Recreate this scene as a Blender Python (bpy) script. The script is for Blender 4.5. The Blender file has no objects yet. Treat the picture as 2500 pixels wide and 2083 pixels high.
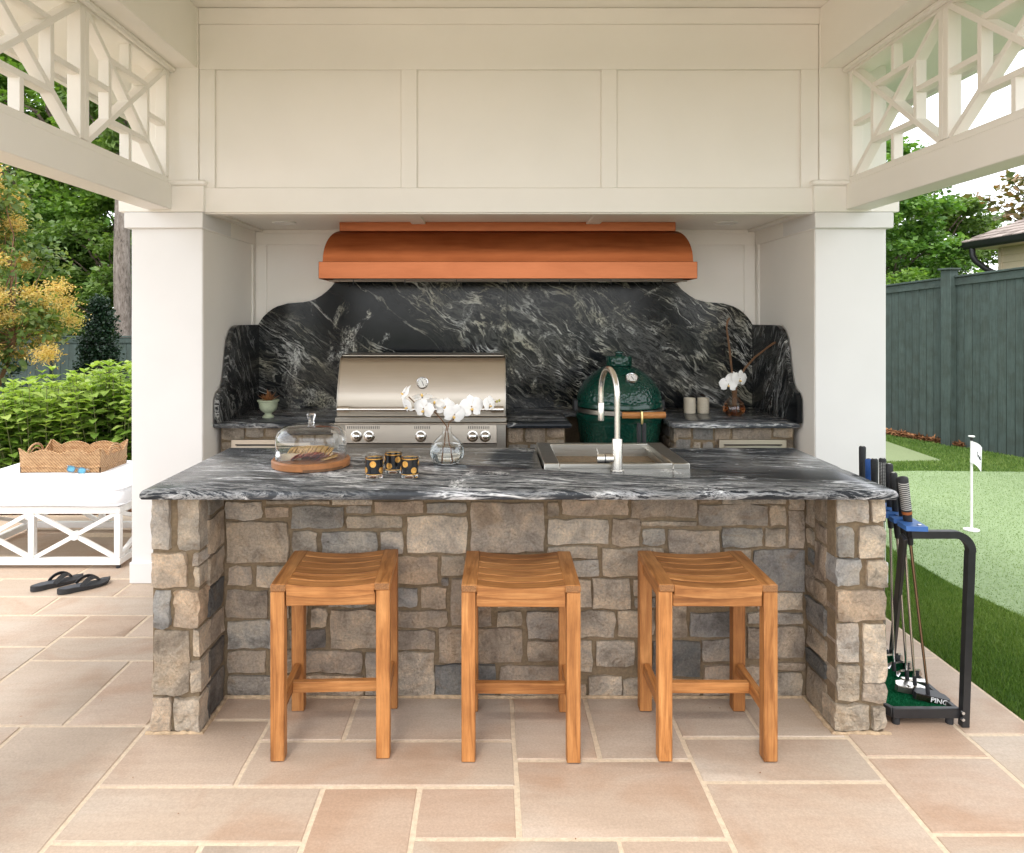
import bpy, bmesh, math, random
import numpy as np
from mathutils import Vector, Matrix

random.seed(11)
RNG = np.random.default_rng(5)
R = math.radians
PI = math.pi
scene = bpy.context.scene
COL = scene.collection

# ------------------------------------------------------------------ camera, sky, sun, exposure
cam_data = bpy.data.cameras.new('camera')
cam = bpy.data.objects.new('camera', cam_data)
COL.objects.link(cam)
cam.location = (0, 0, 1.54)
cam.rotation_euler = (R(90), 0, 0)
cam_data.sensor_width = 36
cam_data.sensor_fit = 'HORIZONTAL'
cam_data.lens = 25.714
cam_data.shift_x = 0.02143          # view-camera shift: the photograph keeps its verticals upright
cam_data.shift_y = -0.1038
cam_data.clip_start = 0.05
cam_data.clip_end = 2000
scene.camera = cam

SUN_EL, SUN_AZ = R(58), R(195)      # high soft light from behind and left of the camera
world = bpy.data.worlds.new('World')
scene.world = world
world.use_nodes = True
wn = world.node_tree
wn.nodes.clear()
w_out = wn.nodes.new('ShaderNodeOutputWorld')
w_bg = wn.nodes.new('ShaderNodeBackground')
w_sky = wn.nodes.new('ShaderNodeTexSky')
w_sky.sky_type = 'NISHITA'
w_sky.sun_disc = False
w_sky.sun_elevation = SUN_EL
w_sky.sun_rotation = SUN_AZ
w_mix = wn.nodes.new('ShaderNodeMix')       # thin overcast: cloud white over the clear sky
w_mix.data_type = 'RGBA'
w_mix.inputs[0].default_value = 0.84
w_mix.inputs[7].default_value = (8.6, 8.7, 8.9, 1)
wn.links.new(w_sky.outputs[0], w_mix.inputs[6])
wn.links.new(w_mix.outputs[2], w_bg.inputs[0])
w_bg.inputs[1].default_value = 0.15
wn.links.new(w_bg.outputs[0], w_out.inputs[0])

sun_data = bpy.data.lights.new('sun', 'SUN')
sun_data.energy = 1.0
sun_data.angle = R(13)
sun_data.color = (1.0, 0.95, 0.87)
sun = bpy.data.objects.new('sun', sun_data)
COL.objects.link(sun)
# Nishita: rotation is measured clockwise from +Y
sun_dir = Vector((math.sin(SUN_AZ) * math.cos(SUN_EL), math.cos(SUN_AZ) * math.cos(SUN_EL), math.sin(SUN_EL)))
sun.rotation_euler = (-sun_dir).to_track_quat('-Z', 'Y').to_euler()
sun.location = sun_dir * 30

scene.view_settings.view_transform = 'Standard'
scene.view_settings.look = 'None'
scene.view_settings.gamma = 1
scene.view_settings.use_curve_mapping = False
scene.view_settings.exposure = 1.24
scene.render.engine = 'CYCLES'
cy = scene.cycles
cy.max_bounces = 14
cy.diffuse_bounces = 8
cy.glossy_bounces = 5
cy.transmission_bounces = 10
cy.transparent_max_bounces = 16
cy.use_denoising = True
cy.sample_clamp_indirect = 8

# ------------------------------------------------------------------ node helpers and materials
def newmat(name):
    m = bpy.data.materials.new(name)
    m.use_nodes = True
    return m, m.node_tree, m.node_tree.nodes['Principled BSDF']

def nd(t, kind, **kw):
    n = t.nodes.new(kind)
    for k, v in kw.items():
        if k.startswith('i_'):
            n.inputs[int(k[2:])].default_value = v
        else:
            setattr(n, k, v)
    return n

def ramp(t, stops, src=None):
    n = t.nodes.new('ShaderNodeValToRGB')
    e = n.color_ramp.elements
    while len(e) < len(stops):
        e.new(0.5)
    for q, (p, c) in zip(e, stops):
        q.position = p
        q.color = (c[0], c[1], c[2], 1) if len(c) == 3 else c
    if src is not None:
        t.links.new(src, n.inputs[0])
    return n

def mixc(t, fac, a, b, blend='MIX'):
    n = t.nodes.new('ShaderNodeMix')
    n.data_type = 'RGBA'
    n.blend_type = blend
    for idx, v in ((0, fac), (6, a), (7, b)):
        if hasattr(v, 'is_output'):
            t.links.new(v, n.inputs[idx])
        else:
            n.inputs[idx].default_value = v if idx == 0 else (v[0], v[1], v[2], 1)
    return n.outputs[2]

def mth(t, op, a, b=None):
    n = t.nodes.new('ShaderNodeMath')
    n.operation = op
    for idx, v in ((0, a), (1, b)):
        if v is None:
            continue
        if hasattr(v, 'is_output'):
            t.links.new(v, n.inputs[idx])
        else:
            n.inputs[idx].default_value = v
    return n.outputs[0]

def coords(t, kind='pos', scale=(1, 1, 1), rot=(0, 0, 0), per_object=False):
    if kind == 'pos':
        src = t.nodes.new('ShaderNodeNewGeometry').outputs['Position']
    else:
        src = t.nodes.new('ShaderNodeTexCoord').outputs['Object']
    if per_object:
        oi = t.nodes.new('ShaderNodeObjectInfo')
        mul = t.nodes.new('ShaderNodeVectorMath')
        mul.operation = 'ADD'
        k = mth(t, 'MULTIPLY', oi.outputs['Random'], 57.0)
        t.links.new(src, mul.inputs[0])
        t.links.new(k, mul.inputs[1])
        src = mul.outputs[0]
    mp = t.nodes.new('ShaderNodeMapping')
    mp.inputs['Rotation'].default_value = rot
    mp.inputs['Scale'].default_value = scale
    t.links.new(src, mp.inputs['Vector'])
    return mp.outputs[0]

def noise(t, vec, scale, detail=4, rough=0.55, dist=0.0):
    n = t.nodes.new('ShaderNodeTexNoise')
    n.inputs['Scale'].default_value = scale
    n.inputs['Detail'].default_value = detail
    n.inputs['Roughness'].default_value = rough
    n.inputs['Distortion'].default_value = dist
    t.links.new(vec, n.inputs['Vector'])
    return n.outputs[0]

def bump(t, bsdf, height, strength=0.3, dist=0.01):
    b = t.nodes.new('ShaderNodeBump')
    b.inputs['Strength'].default_value = strength
    b.inputs['Distance'].default_value = dist
    t.links.new(height, b.inputs['Height'])
    t.links.new(b.outputs[0], bsdf.inputs['Normal'])

def plain(name, col, rough=0.5, metal=0.0, var=0.08, nscale=30, bmp=0.05, bdist=0.003, spec=None):
    m, t, b = newmat(name)
    v = noise(t, coords(t), nscale, 5)
    lo = tuple(c * (1 - var) for c in col)
    hi = tuple(min(1, c * (1 + var)) for c in col)
    r = ramp(t, [(0.3, lo), (0.7, hi)], v)
    t.links.new(r.outputs[0], b.inputs['Base Color'])
    b.inputs['Roughness'].default_value = rough
    b.inputs['Metallic'].default_value = metal
    if spec is not None:
        b.inputs['Specular IOR Level'].default_value = spec
    if bmp:
        bump(t, b, noise(t, coords(t), nscale * 4, 4), bmp, bdist)
    return m

M = {}
M['paint'] = plain('cream_paint', (.86, .828, .768), .5, var=.03, nscale=1.6, bmp=.06, bdist=.002)  # wall copy, colour raised to brighten the interior under the roof
M['paint_lit'] = plain('column_paint_lit', (.74, .725, .705), .5, var=.02, nscale=3, bmp=.06, bdist=.002)  # same paint as the walls, colour lowered to offset brighter light on columns
M['white_metal'] = plain('white_powder_coat', (.80, .79, .77), .35, var=.02, bmp=.02)
M['fabric'] = plain('white_canvas', (.74, .74, .755), .9, var=.04, nscale=60, bmp=.3, bdist=.002)
M['black_metal'] = plain('black_powder_coat', (.018, .018, .02), .4, var=.2, bmp=.05)
M['dark_void'] = plain('dark_lining', (.02, .018, .016), .8, var=.2)
M['rubber'] = plain('black_rubber', (.022, .023, .026), .62, var=.25, nscale=80, bmp=.25, bdist=.002)
M['footbed'] = plain('grey_footbed', (.055, .06, .07), .7, var=.15, nscale=120, bmp=.3, bdist=.002)
M['grip'] = plain('black_grip_rubber', (.016, .017, .02), .55, var=.3, nscale=150, bmp=.5, bdist=.003)
M['grip_blue'] = plain('blue_grip_rubber', (.02, .09, .33), .5, var=.15, nscale=150, bmp=.3, bdist=.002)
M['grip_grey'] = plain('pale_grip_stripes', (.5, .5, .47), .6, var=.15)
M['grip_orange'] = plain('orange_grip_band', (.35, .10, .02), .6, var=.15)
M['blue_plate'] = plain('blue_plastic', (.05, .15, .42), .4, var=.08)
M['chrome'] = plain('polished_chrome', (.72, .72, .73), .14, 1, var=.05, bmp=0)
M['satin'] = plain('satin_nickel', (.72, .69, .64), .27, 1, var=.04, bmp=0)
M['bronze_shaft'] = plain('bronze_shaft', (.30, .22, .16), .25, 1, var=.05, bmp=0)
M['gold'] = plain('gold_leaf', (.80, .44, .12), .3, 1, var=.2, nscale=250, bmp=.3, bdist=.002)
M['gloss_black'] = plain('glossy_black_enamel', (.01, .011, .013), .15, var=.1, bmp=0)
M['brass'] = plain('brass', (.70, .55, .25), .3, 1, var=.1, bmp=0)
M['print_white'] = plain('white_print', (.8, .8, .8), .5, var=.02, bmp=0)
M['print_black'] = plain('black_print', (.03, .03, .035), .6, var=.05, bmp=0)
M['lens'] = plain('mirrored_blue_lens', (.12, .36, .50), .1, .6, var=.15, nscale=40, bmp=0)
M['specs_frame'] = plain('blue_grey_frame', (.10, .15, .20), .3, var=.1, bmp=0)
M['specs_arm'] = plain('grey_temple', (.45, .45, .44), .35, var=.1, bmp=0)
M['votive'] = plain('matte_cream_ceramic', (.62, .56, .44), .6, var=.05, nscale=60)
M['urn'] = plain('celadon_glaze', (.42, .47, .33), .35, var=.18, nscale=40)
M['cracker'] = plain('baked_cracker', (.80, .52, .22), .8, var=.3, nscale=120, bmp=.4)
M['cheese'] = plain('cheese', (.84, .70, .48), .5, var=.12, nscale=50)
M['salami'] = plain('cured_meat', (.40, .085, .045), .4, var=.55, nscale=140, bmp=.3)
M['board'] = plain('cutting_board_wood', (.36, .15, .055), .42, var=.25, nscale=25)
M['petal'] = plain('white_petal', (.86, .85, .83), .6, var=.02, nscale=40, bmp=.05)
M['lip'] = plain('yellow_orchid_lip', (.75, .50, .16), .6, var=.2, nscale=90)
M['stem'] = plain('brown_flower_stem', (.16, .075, .03), .6, var=.3, nscale=60)
M['bud'] = plain('green_bud', (.42, .40, .10), .6, var=.2)
M['succ_leaf'] = plain('russet_succulent', (.24, .10, .035), .55, var=.5, nscale=50)
M['dial'] = plain('white_dial', (.75, .74, .70), .4, var=.03, bmp=0)
M['fence'] = None
M['mulch_base'] = plain('bark_mulch_bed', (.16, .075, .035), .95, var=.5, nscale=40, bmp=1, bdist=.03)
M['soil'] = plain('lawn_and_soil', (.06, .085, .03), .95, var=.4, nscale=6, bmp=.8, bdist=.03)
M['grout'] = plain('sand_mortar', (.60, .485, .355), .95, var=.14, nscale=60, bmp=.6, bdist=.004)
M['mortar'] = plain('brown_mortar', (.225, .165, .10), .95, var=.22, nscale=70, bmp=.8, bdist=.006)
M['fillet'] = plain('tan_mortar_fillet', (.47, .345, .22), .95, var=.3, nscale=50, bmp=.8, bdist=.006)
M['teak_end'] = plain('teak_end_grain', (.27, .125, .045), .7, var=.4, nscale=220, bmp=.3)
M['deck'] = plain('pale_bounce_deck', (.50, .44, .36), .8, var=.1, nscale=4, bmp=.2)
M['siding'] = plain('cream_siding', (.62, .52, .36), .6, var=.04)
M['emitter'] = plain('frosted_lamp_lens', (.8, .79, .76), .35, var=.02)

def mat_slab():
    m, t, b = newmat('sandstone_paver')
    oi = t.nodes.new('ShaderNodeObjectInfo')
    c = coords(t, 'pos', per_object=True)
    base = ramp(t, [(0, (.445, .33, .25)), (.2, (.48, .38, .295)), (.42, (.45, .36, .282)), (.6, (.475, .356, .268)), (.8, (.44, .362, .29)), (1, (.46, .348, .265))], oi.outputs['Random'])
    big = noise(t, c, 1.6, 4, .55, 1.2)
    stain = ramp(t, [(.48, (0, 0, 0)), (.66, (1, 1, 1))], big)
    k = mth(t, 'MULTIPLY', stain.outputs[0], .6)
    col = mixc(t, k, base.outputs[0], (.38, .235, .15))
    big2 = noise(t, coords(t, 'pos', scale=(1, 2.2, 1), per_object=True), 1.1, 4, .5, .8)
    pale = ramp(t, [(.5, (0, 0, 0)), (.72, (1, 1, 1))], big2)
    col = mixc(t, mth(t, 'MULTIPLY', pale.outputs[0], .55), col, (.50, .44, .375))
    streak = noise(t, coords(t, 'pos', scale=(1.5, 14, 1), per_object=True), 2.2, 5, .6)
    st = ramp(t, [(.35, (.95, .94, .93)), (.7, (1.03, 1.03, 1.03))], streak)
    col = mixc(t, 1.0, col, st.outputs[0], 'MULTIPLY')
    fine = noise(t, c, 130, 5, .75)
    fr = ramp(t, [(.3, (.78, .78, .78)), (.7, (1.14, 1.14, 1.14))], fine)
    col = mixc(t, .8, col, fr.outputs[0], 'MULTIPLY')
    t.links.new(col, b.inputs['Base Color'])
    rr = ramp(t, [(.3, (.5, .5, .5)), (.7, (.75, .75, .75))], noise(t, c, 3, 4))
    t.links.new(rr.outputs[0], b.inputs['Roughness'])
    b.inputs['Specular IOR Level'].default_value = .35
    h = mth(t, 'ADD', noise(t, c, 7, 5, .6), mth(t, 'MULTIPLY', fine, .25))
    bump(t, b, h, .35, .006)
    return m
M['slab'] = mat_slab()

def mat_stone():
    m, t, b = newmat('rubble_stone')
    oi = t.nodes.new('ShaderNodeObjectInfo')
    c = coords(t, 'pos', per_object=True)
    big = noise(t, c, 7, 6, .6, .7)
    r1 = ramp(t, [(.30, (.50, .49, .48)), (.46, (.95, .95, .95)), (.68, (1.42, 1.34, 1.22))], big)
    col = mixc(t, 1, oi.outputs['Color'], r1.outputs[0], 'MULTIPLY')
    iron = ramp(t, [(.56, (0, 0, 0)), (.7, (1, 1, 1))], noise(t, c, 5.5, 4, .6, 1.5))
    col = mixc(t, mth(t, 'MULTIPLY', iron.outputs[0], .4), col, (.36, .225, .115))
    blue = ramp(t, [(.62, (0, 0, 0)), (.74, (1, 1, 1))], noise(t, coords(t, 'pos', scale=(1.3, 1, 1.3), per_object=True), 9, 5, .65, 1.0))
    col = mixc(t, mth(t, 'MULTIPLY', blue.outputs[0], .5), col, (.12, .125, .12))
    lime = ramp(t, [(.56, (0, 0, 0)), (.72, (1, 1, 1))], noise(t, c, 30, 8, .8, .8))
    col = mixc(t, mth(t, 'MULTIPLY', lime.outputs[0], .5), col, (.52, .45, .36))
    fine = noise(t, c, 110, 6, .75)
    fr = ramp(t, [(.3, (.60, .60, .60)), (.7, (1.28, 1.28, 1.28))], fine)
    col = mixc(t, .8, col, fr.outputs[0], 'MULTIPLY')
    t.links.new(col, b.inputs['Base Color'])
    b.inputs['Roughness'].default_value = .88
    b.inputs['Specular IOR Level'].default_value = .25
    crease = mth(t, 'ABSOLUTE', mth(t, 'SUBTRACT', noise(t, c, 15, 7, .62, .9), .5))
    h = mth(t, 'ADD', mth(t, 'ADD', noise(t, c, 24, 8, .72, .4), mth(t, 'MULTIPLY', crease, 1.3)), mth(t, 'MULTIPLY', fine, .25))
    bump(t, b, h, 1.0, .034)
    return m
M['stone'] = mat_stone()

def mat_granite(name, rot, aniso, dark, pale, amount, rough, patch=.6, fine_amt=.30, warp_k=.26):
    m, t, b = newmat(name)
    c0 = coords(t, 'pos')
    warp = t.nodes.new('ShaderNodeTexNoise')
    warp.inputs['Scale'].default_value = 2.1
    warp.inputs['Detail'].default_value = 3
    t.links.new(c0, warp.inputs['Vector'])
    sc = nd(t, 'ShaderNodeVectorMath', operation='SCALE')
    sc.inputs['Scale'].default_value = warp_k
    t.links.new(warp.outputs[1], sc.inputs[0])
    add = nd(t, 'ShaderNodeVectorMath', operation='ADD')
    t.links.new(c0, add.inputs[0])
    t.links.new(sc.outputs[0], add.inputs[1])
    rm = t.nodes.new('ShaderNodeMapping')
    rm.inputs['Rotation'].default_value = rot
    t.links.new(add.outputs[0], rm.inputs['Vector'])
    mp = t.nodes.new('ShaderNodeMapping')
    mp.inputs['Scale'].default_value = aniso
    t.links.new(rm.outputs[0], mp.inputs['Vector'])
    v = mp.outputs[0]
    def ridge(scale, detail, width, rgh=.6):
        n = noise(t, v, scale, detail, rgh, .4)
        d = mth(t, 'ABSOLUTE', mth(t, 'SUBTRACT', n, .5))
        return ramp(t, [(0, (1, 1, 1)), (width, (0, 0, 0))], d).outputs[0]
    mask = ramp(t, [(.42, (0, 0, 0)), (.66, (1, 1, 1))], noise(t, v, 1.25, 4, .55, .3)).outputs[0]
    thin = ramp(t, [(.40, (.12, .12, .12)), (.60, (1, 1, 1))], noise(t, c0, 6, 4, .6)).outputs[0]
    v1 = mth(t, 'MULTIPLY', ridge(1.35, 9, .012, .60), mth(t, 'MULTIPLY', thin, mth(t, 'ADD', mth(t, 'MULTIPLY', mask, .5), .6)))
    v2 = mth(t, 'MULTIPLY', ridge(3.6, 9, .020, .66), mth(t, 'MULTIPLY', mask, thin))
    v3 = mth(t, 'MULTIPLY', ridge(9, 8, .05, .70), mth(t, 'MULTIPLY', mask, fine_amt))
    speck = ramp(t, [(.46, (0, 0, 0)), (.56, (1, 1, 1))], noise(t, c0, 60, 8, .85)).outputs[0]
    pm = ramp(t, [(.59, (0, 0, 0)), (.66, (1, 1, 1))], noise(t, coords(t, 'pos', scale=(1, 1, .75)), 2.6, 6, .66, 1.2)).outputs[0]
    v4 = mth(t, 'MULTIPLY', mth(t, 'MULTIPLY', speck, pm), patch)
    gr = mth(t, 'MULTIPLY', noise(t, v, 30, 6, .7), .0)
    f = mth(t, 'MAXIMUM', mth(t, 'MAXIMUM', v1, v2), mth(t, 'MAXIMUM', v3, v4))
    f = mth(t, 'MULTIPLY', mth(t, 'ADD', f, gr), amount)
    f = mth(t, 'MINIMUM', f, 1.0)
    tone = ramp(t, [(.35, dark[0]), (.65, dark[1])], noise(t, v, 1.6, 5, .6)).outputs[0]
    vein = ramp(t, [(.4, pale[0]), (.62, pale[1])], noise(t, c0, 4, 3)).outputs[0]
    t.links.new(mixc(t, f, tone, vein), b.inputs['Base Color'])
    rr = ramp(t, [(.3, (rough * .8,) * 3), (.7, (rough * 1.25,) * 3)], noise(t, c0, 14, 5))
    t.links.new(rr.outputs[0], b.inputs['Roughness'])
    b.inputs['Specular IOR Level'].default_value = .28
    bump(t, b, noise(t, c0, 60, 4), .05, .002)
    return m
M['granite_back'] = mat_granite('black_granite_upright', (0, R(-36), 0), (.50, 1, 2.4), ((.003, .0042, .005), (.008, .010, .012)), ((.46, .44, .34), (.66, .67, .64)), 1.25, .14, .9, .15)
M['granite_side'] = mat_granite('black_granite_return', (R(55), 0, 0), (1, .5, 2.6), ((.004, .005, .006), (.010, .012, .014)), ((.44, .44, .40), (.62, .63, .62)), .9, .18, .5, .2)
M['granite_top'] = mat_granite('grey_granite_top', (0, 0, R(9)), (.30, 3.0, 2.4), ((.012, .015, .019), (.048, .054, .062)), ((.60, .60, .58), (.80, .81, .82)), 1.4, .22, .8, .42, .13)

def mat_copper(name, lo, hi, rough):
    m, t, b = newmat(name)
    s = noise(t, coords(t, 'pos', scale=(.7, 8, 9)), 4, 7, .65)
    blot = noise(t, coords(t, 'pos', scale=(1, 2, 3)), 2.2, 5, .6, .8)
    mix = mth(t, 'ADD', mth(t, 'MULTIPLY', s, .6), mth(t, 'MULTIPLY', blot, .45))
    r = ramp(t, [(.36, lo), (.66, hi)], mix)
    t.links.new(r.outputs[0], b.inputs['Base Color'])
    b.inputs['Metallic'].default_value = .88
    rr = ramp(t, [(.3, (rough * .85,) * 3), (.7, (rough * 1.2,) * 3)], s)
    t.links.new(rr.outputs[0], b.inputs['Roughness'])
    bump(t, b, noise(t, coords(t, 'pos', scale=(.5, 30, 30)), 9, 4), .06, .002)
    return m
M['copper'] = mat_copper('aged_copper', (.27, .072, .022), (.40, .120, .040), .38)
M['copper_band'] = mat_copper('bright_copper', (.38, .122, .050), (.50, .172, .074), .38)

def mat_steel(name, axis, col=(.48, .425, .355), rough=.38):
    m, t, b = newmat(name)
    s = (.6, 60, 60) if axis == 'x' else (60, 60, .6)
    n = noise(t, coords(t, 'pos', scale=s), 8, 4, .6)
    r = ramp(t, [(.3, tuple(c * .93 for c in col)), (.7, tuple(c * 1.05 for c in col))], n)
    t.links.new(r.outputs[0], b.inputs['Base Color'])
    b.inputs['Metallic'].default_value = 1
    rr = ramp(t, [(.3, (rough * .85,) * 3), (.7, (rough * 1.2,) * 3)], n)
    t.links.new(rr.outputs[0], b.inputs['Roughness'])
    bump(t, b, n, .03, .001)
    return m
M['steel'] = mat_steel('brushed_steel', 'x')
M['steel_dark'] = mat_steel('brushed_steel_trim', 'x', (.42, .39, .34), .34)
M['steel_sink'] = mat_steel('brushed_steel_sink', 'x', (.55, .53, .48), .3)

def mat_wood(name, axis, c1, c2, c3, rough=.5, lo=(.74, .69, .62)):
    m, t, b = newmat(name)
    s = {'x': (.9, 14, 14), 'y': (14, .9, 14), 'z': (14, 14, .9)}[axis]
    v = coords(t, 'obj', scale=s, per_object=True)
    n = noise(t, v, 3.0, 6, .6, 1.2)
    r = ramp(t, [(.25, c1), (.48, c2), (.72, c3)], n)
    oi = t.nodes.new('ShaderNodeObjectInfo')
    tint = ramp(t, [(0, lo), (.5, (1, 1, 1)), (1, (2 - lo[0] - .1, 2 - lo[0] - .11, 2 - lo[0] - .12))], oi.outputs['Random'])
    blot = ramp(t, [(.35, (.82, .78, .74)), (.6, (1.05, 1.05, 1.05))], noise(t, coords(t, 'obj', per_object=True), 7, 4))
    col = mixc(t, 1, r.outputs[0], tint.outputs[0], 'MULTIPLY')
    col = mixc(t, 1, col, blot.outputs[0], 'MULTIPLY')
    fine = ramp(t, [(.35, (.74, .71, .67)), (.6, (1.05, 1.05, 1.05))], noise(t, coords(t, 'obj', scale=tuple(x * 5 for x in s), per_object=True), 3, 4, .7))
    col = mixc(t, .6, col, fine.outputs[0], 'MULTIPLY')
    t.links.new(col, b.inputs['Base Color'])
    b.inputs['Roughness'].default_value = rough
    b.inputs['Specular IOR Level'].default_value = .4
    bump(t, b, n, .18, .003)
    return m
for ax in 'xyz':
    M['teak_' + ax] = mat_wood('oiled_teak_' + ax, ax, (.20, .074, .019), (.41, .172, .050), (.56, .272, .095))
    M['fence_' + ax] = mat_wood('stained_fence_' + ax, ax, (.036, .054, .049), (.050, .073, .066), (.068, .094, .086), .75, (.90, .90, .90))

def mat_rattan():
    m, t, b = newmat('woven_rattan')
    c = coords(t, 'pos')
    w = nd(t, 'ShaderNodeTexWave', wave_type='BANDS', bands_direction='Z')
    w.inputs['Scale'].default_value = 36
    w.inputs['Distortion'].default_value = .8
    t.links.new(c, w.inputs['Vector'])
    w2 = nd(t, 'ShaderNodeTexWave', wave_type='BANDS', bands_direction='DIAGONAL')
    w2.inputs['Scale'].default_value = 30
    w2.inputs['Distortion'].default_value = 1.5
    t.links.new(c, w2.inputs['Vector'])
    h = mth(t, 'ADD', mth(t, 'MULTIPLY', w.outputs[1], .7), mth(t, 'MULTIPLY', w2.outputs[1], .4))
    n = noise(t, c, 30, 5)
    r = ramp(t, [(.25, (.24, .095, .03)), (.5, (.55, .29, .12)), (.8, (.78, .52, .28))], mth(t, 'ADD', mth(t, 'MULTIPLY', h, .55), mth(t, 'MULTIPLY', n, .5)))
    t.links.new(r.outputs[0], b.inputs['Base Color'])
    b.inputs['Roughness'].default_value = .55
    bump(t, b, h, 1.0, .012)
    return m
M['rattan'] = mat_rattan()

def mat_ceramic():
    m, t, b = newmat('dimpled_green_glaze')
    vor = t.nodes.new('ShaderNodeTexVoronoi')
    vor.inputs['Scale'].default_value = 58
    t.links.new(coords(t), vor.inputs['Vector'])
    t.links.new(ramp(t, [(.3, (.003, .034, .024)), (.7, (.005, .050, .034))], noise(t, coords(t), 5)).outputs[0], b.inputs['Base Color'])
    b.inputs['Roughness'].default_value = .13
    bump(t, b, vor.outputs[0], .5, .008)
    return m
M['ceramic'] = mat_ceramic()
M['ceramic_plain'] = plain('smooth_green_glaze', (.004, .042, .029), .16, var=.15, bmp=0)

def mat_glass_thin(name, tint=(.97, .98, .98), refl=.95, k=1.0):
    m, t, b = newmat(name)
    t.nodes.remove(b)
    out = t.nodes['Material Output']
    tr = nd(t, 'ShaderNodeBsdfTransparent')
    tr.inputs[0].default_value = (*tint, 1)
    gl = nd(t, 'ShaderNodeBsdfGlossy')
    gl.inputs['Roughness'].default_value = .03
    lw = nd(t, 'ShaderNodeLayerWeight')
    lw.inputs[0].default_value = .5
    f = ramp(t, [(0, (.06,) * 3), (.5, (.12 + .1 * (k < 1),) * 3), (.80, (.5 + .2 * (k < 1),) * 3), (1, (refl,) * 3)], lw.outputs['Facing'])
    mx = nd(t, 'ShaderNodeMixShader')
    t.links.new(f.outputs[0], mx.inputs[0])
    t.links.new(tr.outputs[0], mx.inputs[1])
    t.links.new(gl.outputs[0], mx.inputs[2])
    t.links.new(mx.outputs[0], out.inputs[0])
    return m
M['glass'] = mat_glass_thin('clear_glass')
def mat_glass_solid(name, col, ior):
    m, t, b = newmat(name)
    b.inputs['Base Color'].default_value = (*col, 1)
    b.inputs['Transmission Weight'].default_value = 1
    b.inputs['Roughness'].default_value = .02
    b.inputs['IOR'].default_value = ior
    return m
M['glass_solid'] = mat_glass_solid('solid_glass', (.97, .98, .98), 1.45)
M['water'] = mat_glass_solid('vase_water', (.93, .96, .95), 1.33)
M['amber'] = mat_glass_solid('amber_vase_water', (.55, .22, .07), 1.33)

def mat_leaf(name, c1, c2, c3, trans=.35, rough=.45):
    m, t, b = newmat(name)
    g = t.nodes.new('ShaderNodeNewGeometry')
    isl = g.outputs['Random Per Island']
    big = noise(t, coords(t), 1.2, 2)
    k = mth(t, 'ADD', mth(t, 'MULTIPLY', isl, .7), mth(t, 'MULTIPLY', mth(t, 'SUBTRACT', big, .5), .9))
    k = mth(t, 'ADD', k, .12)
    r = ramp(t, [(.1, c1), (.5, c2), (.9, c3)], k)
    t.links.new(r.outputs[0], b.inputs['Base Color'])
    b.inputs['Roughness'].default_value = rough
    b.inputs['Specular IOR Level'].default_value = .35
    tl = nd(t, 'ShaderNodeBsdfTranslucent')
    tc = mixc(t, 1, r.outputs[0], (1.25, 1.35, .55), 'MULTIPLY')
    t.links.new(tc, tl.inputs[0])
    mx = nd(t, 'ShaderNodeMixShader')
    mx.inputs[0].default_value = trans
    out = t.nodes['Material Output']
    t.links.new(b.outputs[0], mx.inputs[1])
    t.links.new(tl.outputs[0], mx.inputs[2])
    t.links.new(mx.outputs[0], out.inputs[0])
    return m
M['leaf_mid'] = mat_leaf('mid_green_leaf', (.10, .185, .034), (.155, .27, .052), (.25, .37, .09), .45)
M['leaf_deep'] = mat_leaf('deep_green_leaf', (.07, .15, .03), (.115, .22, .045), (.19, .30, .075), .45)
M['leaf_light'] = mat_leaf('yellow_green_leaf', (.07, .13, .025), (.12, .20, .045), (.20, .28, .08))
M['leaf_maple'] = mat_leaf('maple_leaf', (.07, .165, .030), (.12, .24, .048), (.20, .33, .08), .42)
M['leaf_holly'] = mat_leaf('holly_leaf', (.008, .022, .012), (.014, .036, .018), (.035, .065, .030), .12, .3)
M['leaf_hyd'] = mat_leaf('hydrangea_leaf', (.12, .215, .038), (.20, .32, .06), (.33, .43, .11), .4, .42)
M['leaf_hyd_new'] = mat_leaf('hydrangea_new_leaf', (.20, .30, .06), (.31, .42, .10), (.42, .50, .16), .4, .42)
M['leaf_smoke'] = mat_leaf('smoke_bush_leaf', (.085, .145, .040), (.15, .22, .062), (.26, .31, .11), .35)
M['plume'] = mat_leaf('orange_plume', (.50, .31, .09), (.66, .46, .17), (.70, .60, .27), .4, .7)
M['leaf_magnolia'] = mat_leaf('magnolia_leaf', (.07, .11, .045), (.18, .15, .06), (.30, .14, .055), .25, .35)
M['bark'] = plain('furrowed_bark', (.15, .11, .082), .95, var=.5, nscale=14, bmp=1, bdist=.03)
def mat_pine_bark():
    m, t, b = newmat('pine_bark')
    v = coords(t, 'pos', scale=(1, 1, .28))
    n = noise(t, v, 24, 8, .75, 1.2)
    n2 = noise(t, v, 9, 4, .6, .8)
    k = mth(t, 'ADD', mth(t, 'MULTIPLY', n, .65), mth(t, 'MULTIPLY', n2, .4))
    r = ramp(t, [(.38, (.045, .036, .03)), (.5, (.18, .145, .12)), (.66, (.33, .285, .25))], k)
    t.links.new(r.outputs[0], b.inputs['Base Color'])
    b.inputs['Roughness'].default_value = .95
    bump(t, b, k, 1, .04)
    return m
M['pine_bark'] = mat_pine_bark()
M['green_stem'] = plain('green_brown_stem', (.12, .13, .045), .7, var=.3)
M['branch'] = plain('reddish_branch', (.20, .105, .055), .8, var=.35, nscale=30, bmp=.4)
M['chip'] = mat_leaf('bark_chip', (.14, .06, .025), (.27, .12, .05), (.42, .22, .10), .0, .9)

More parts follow.
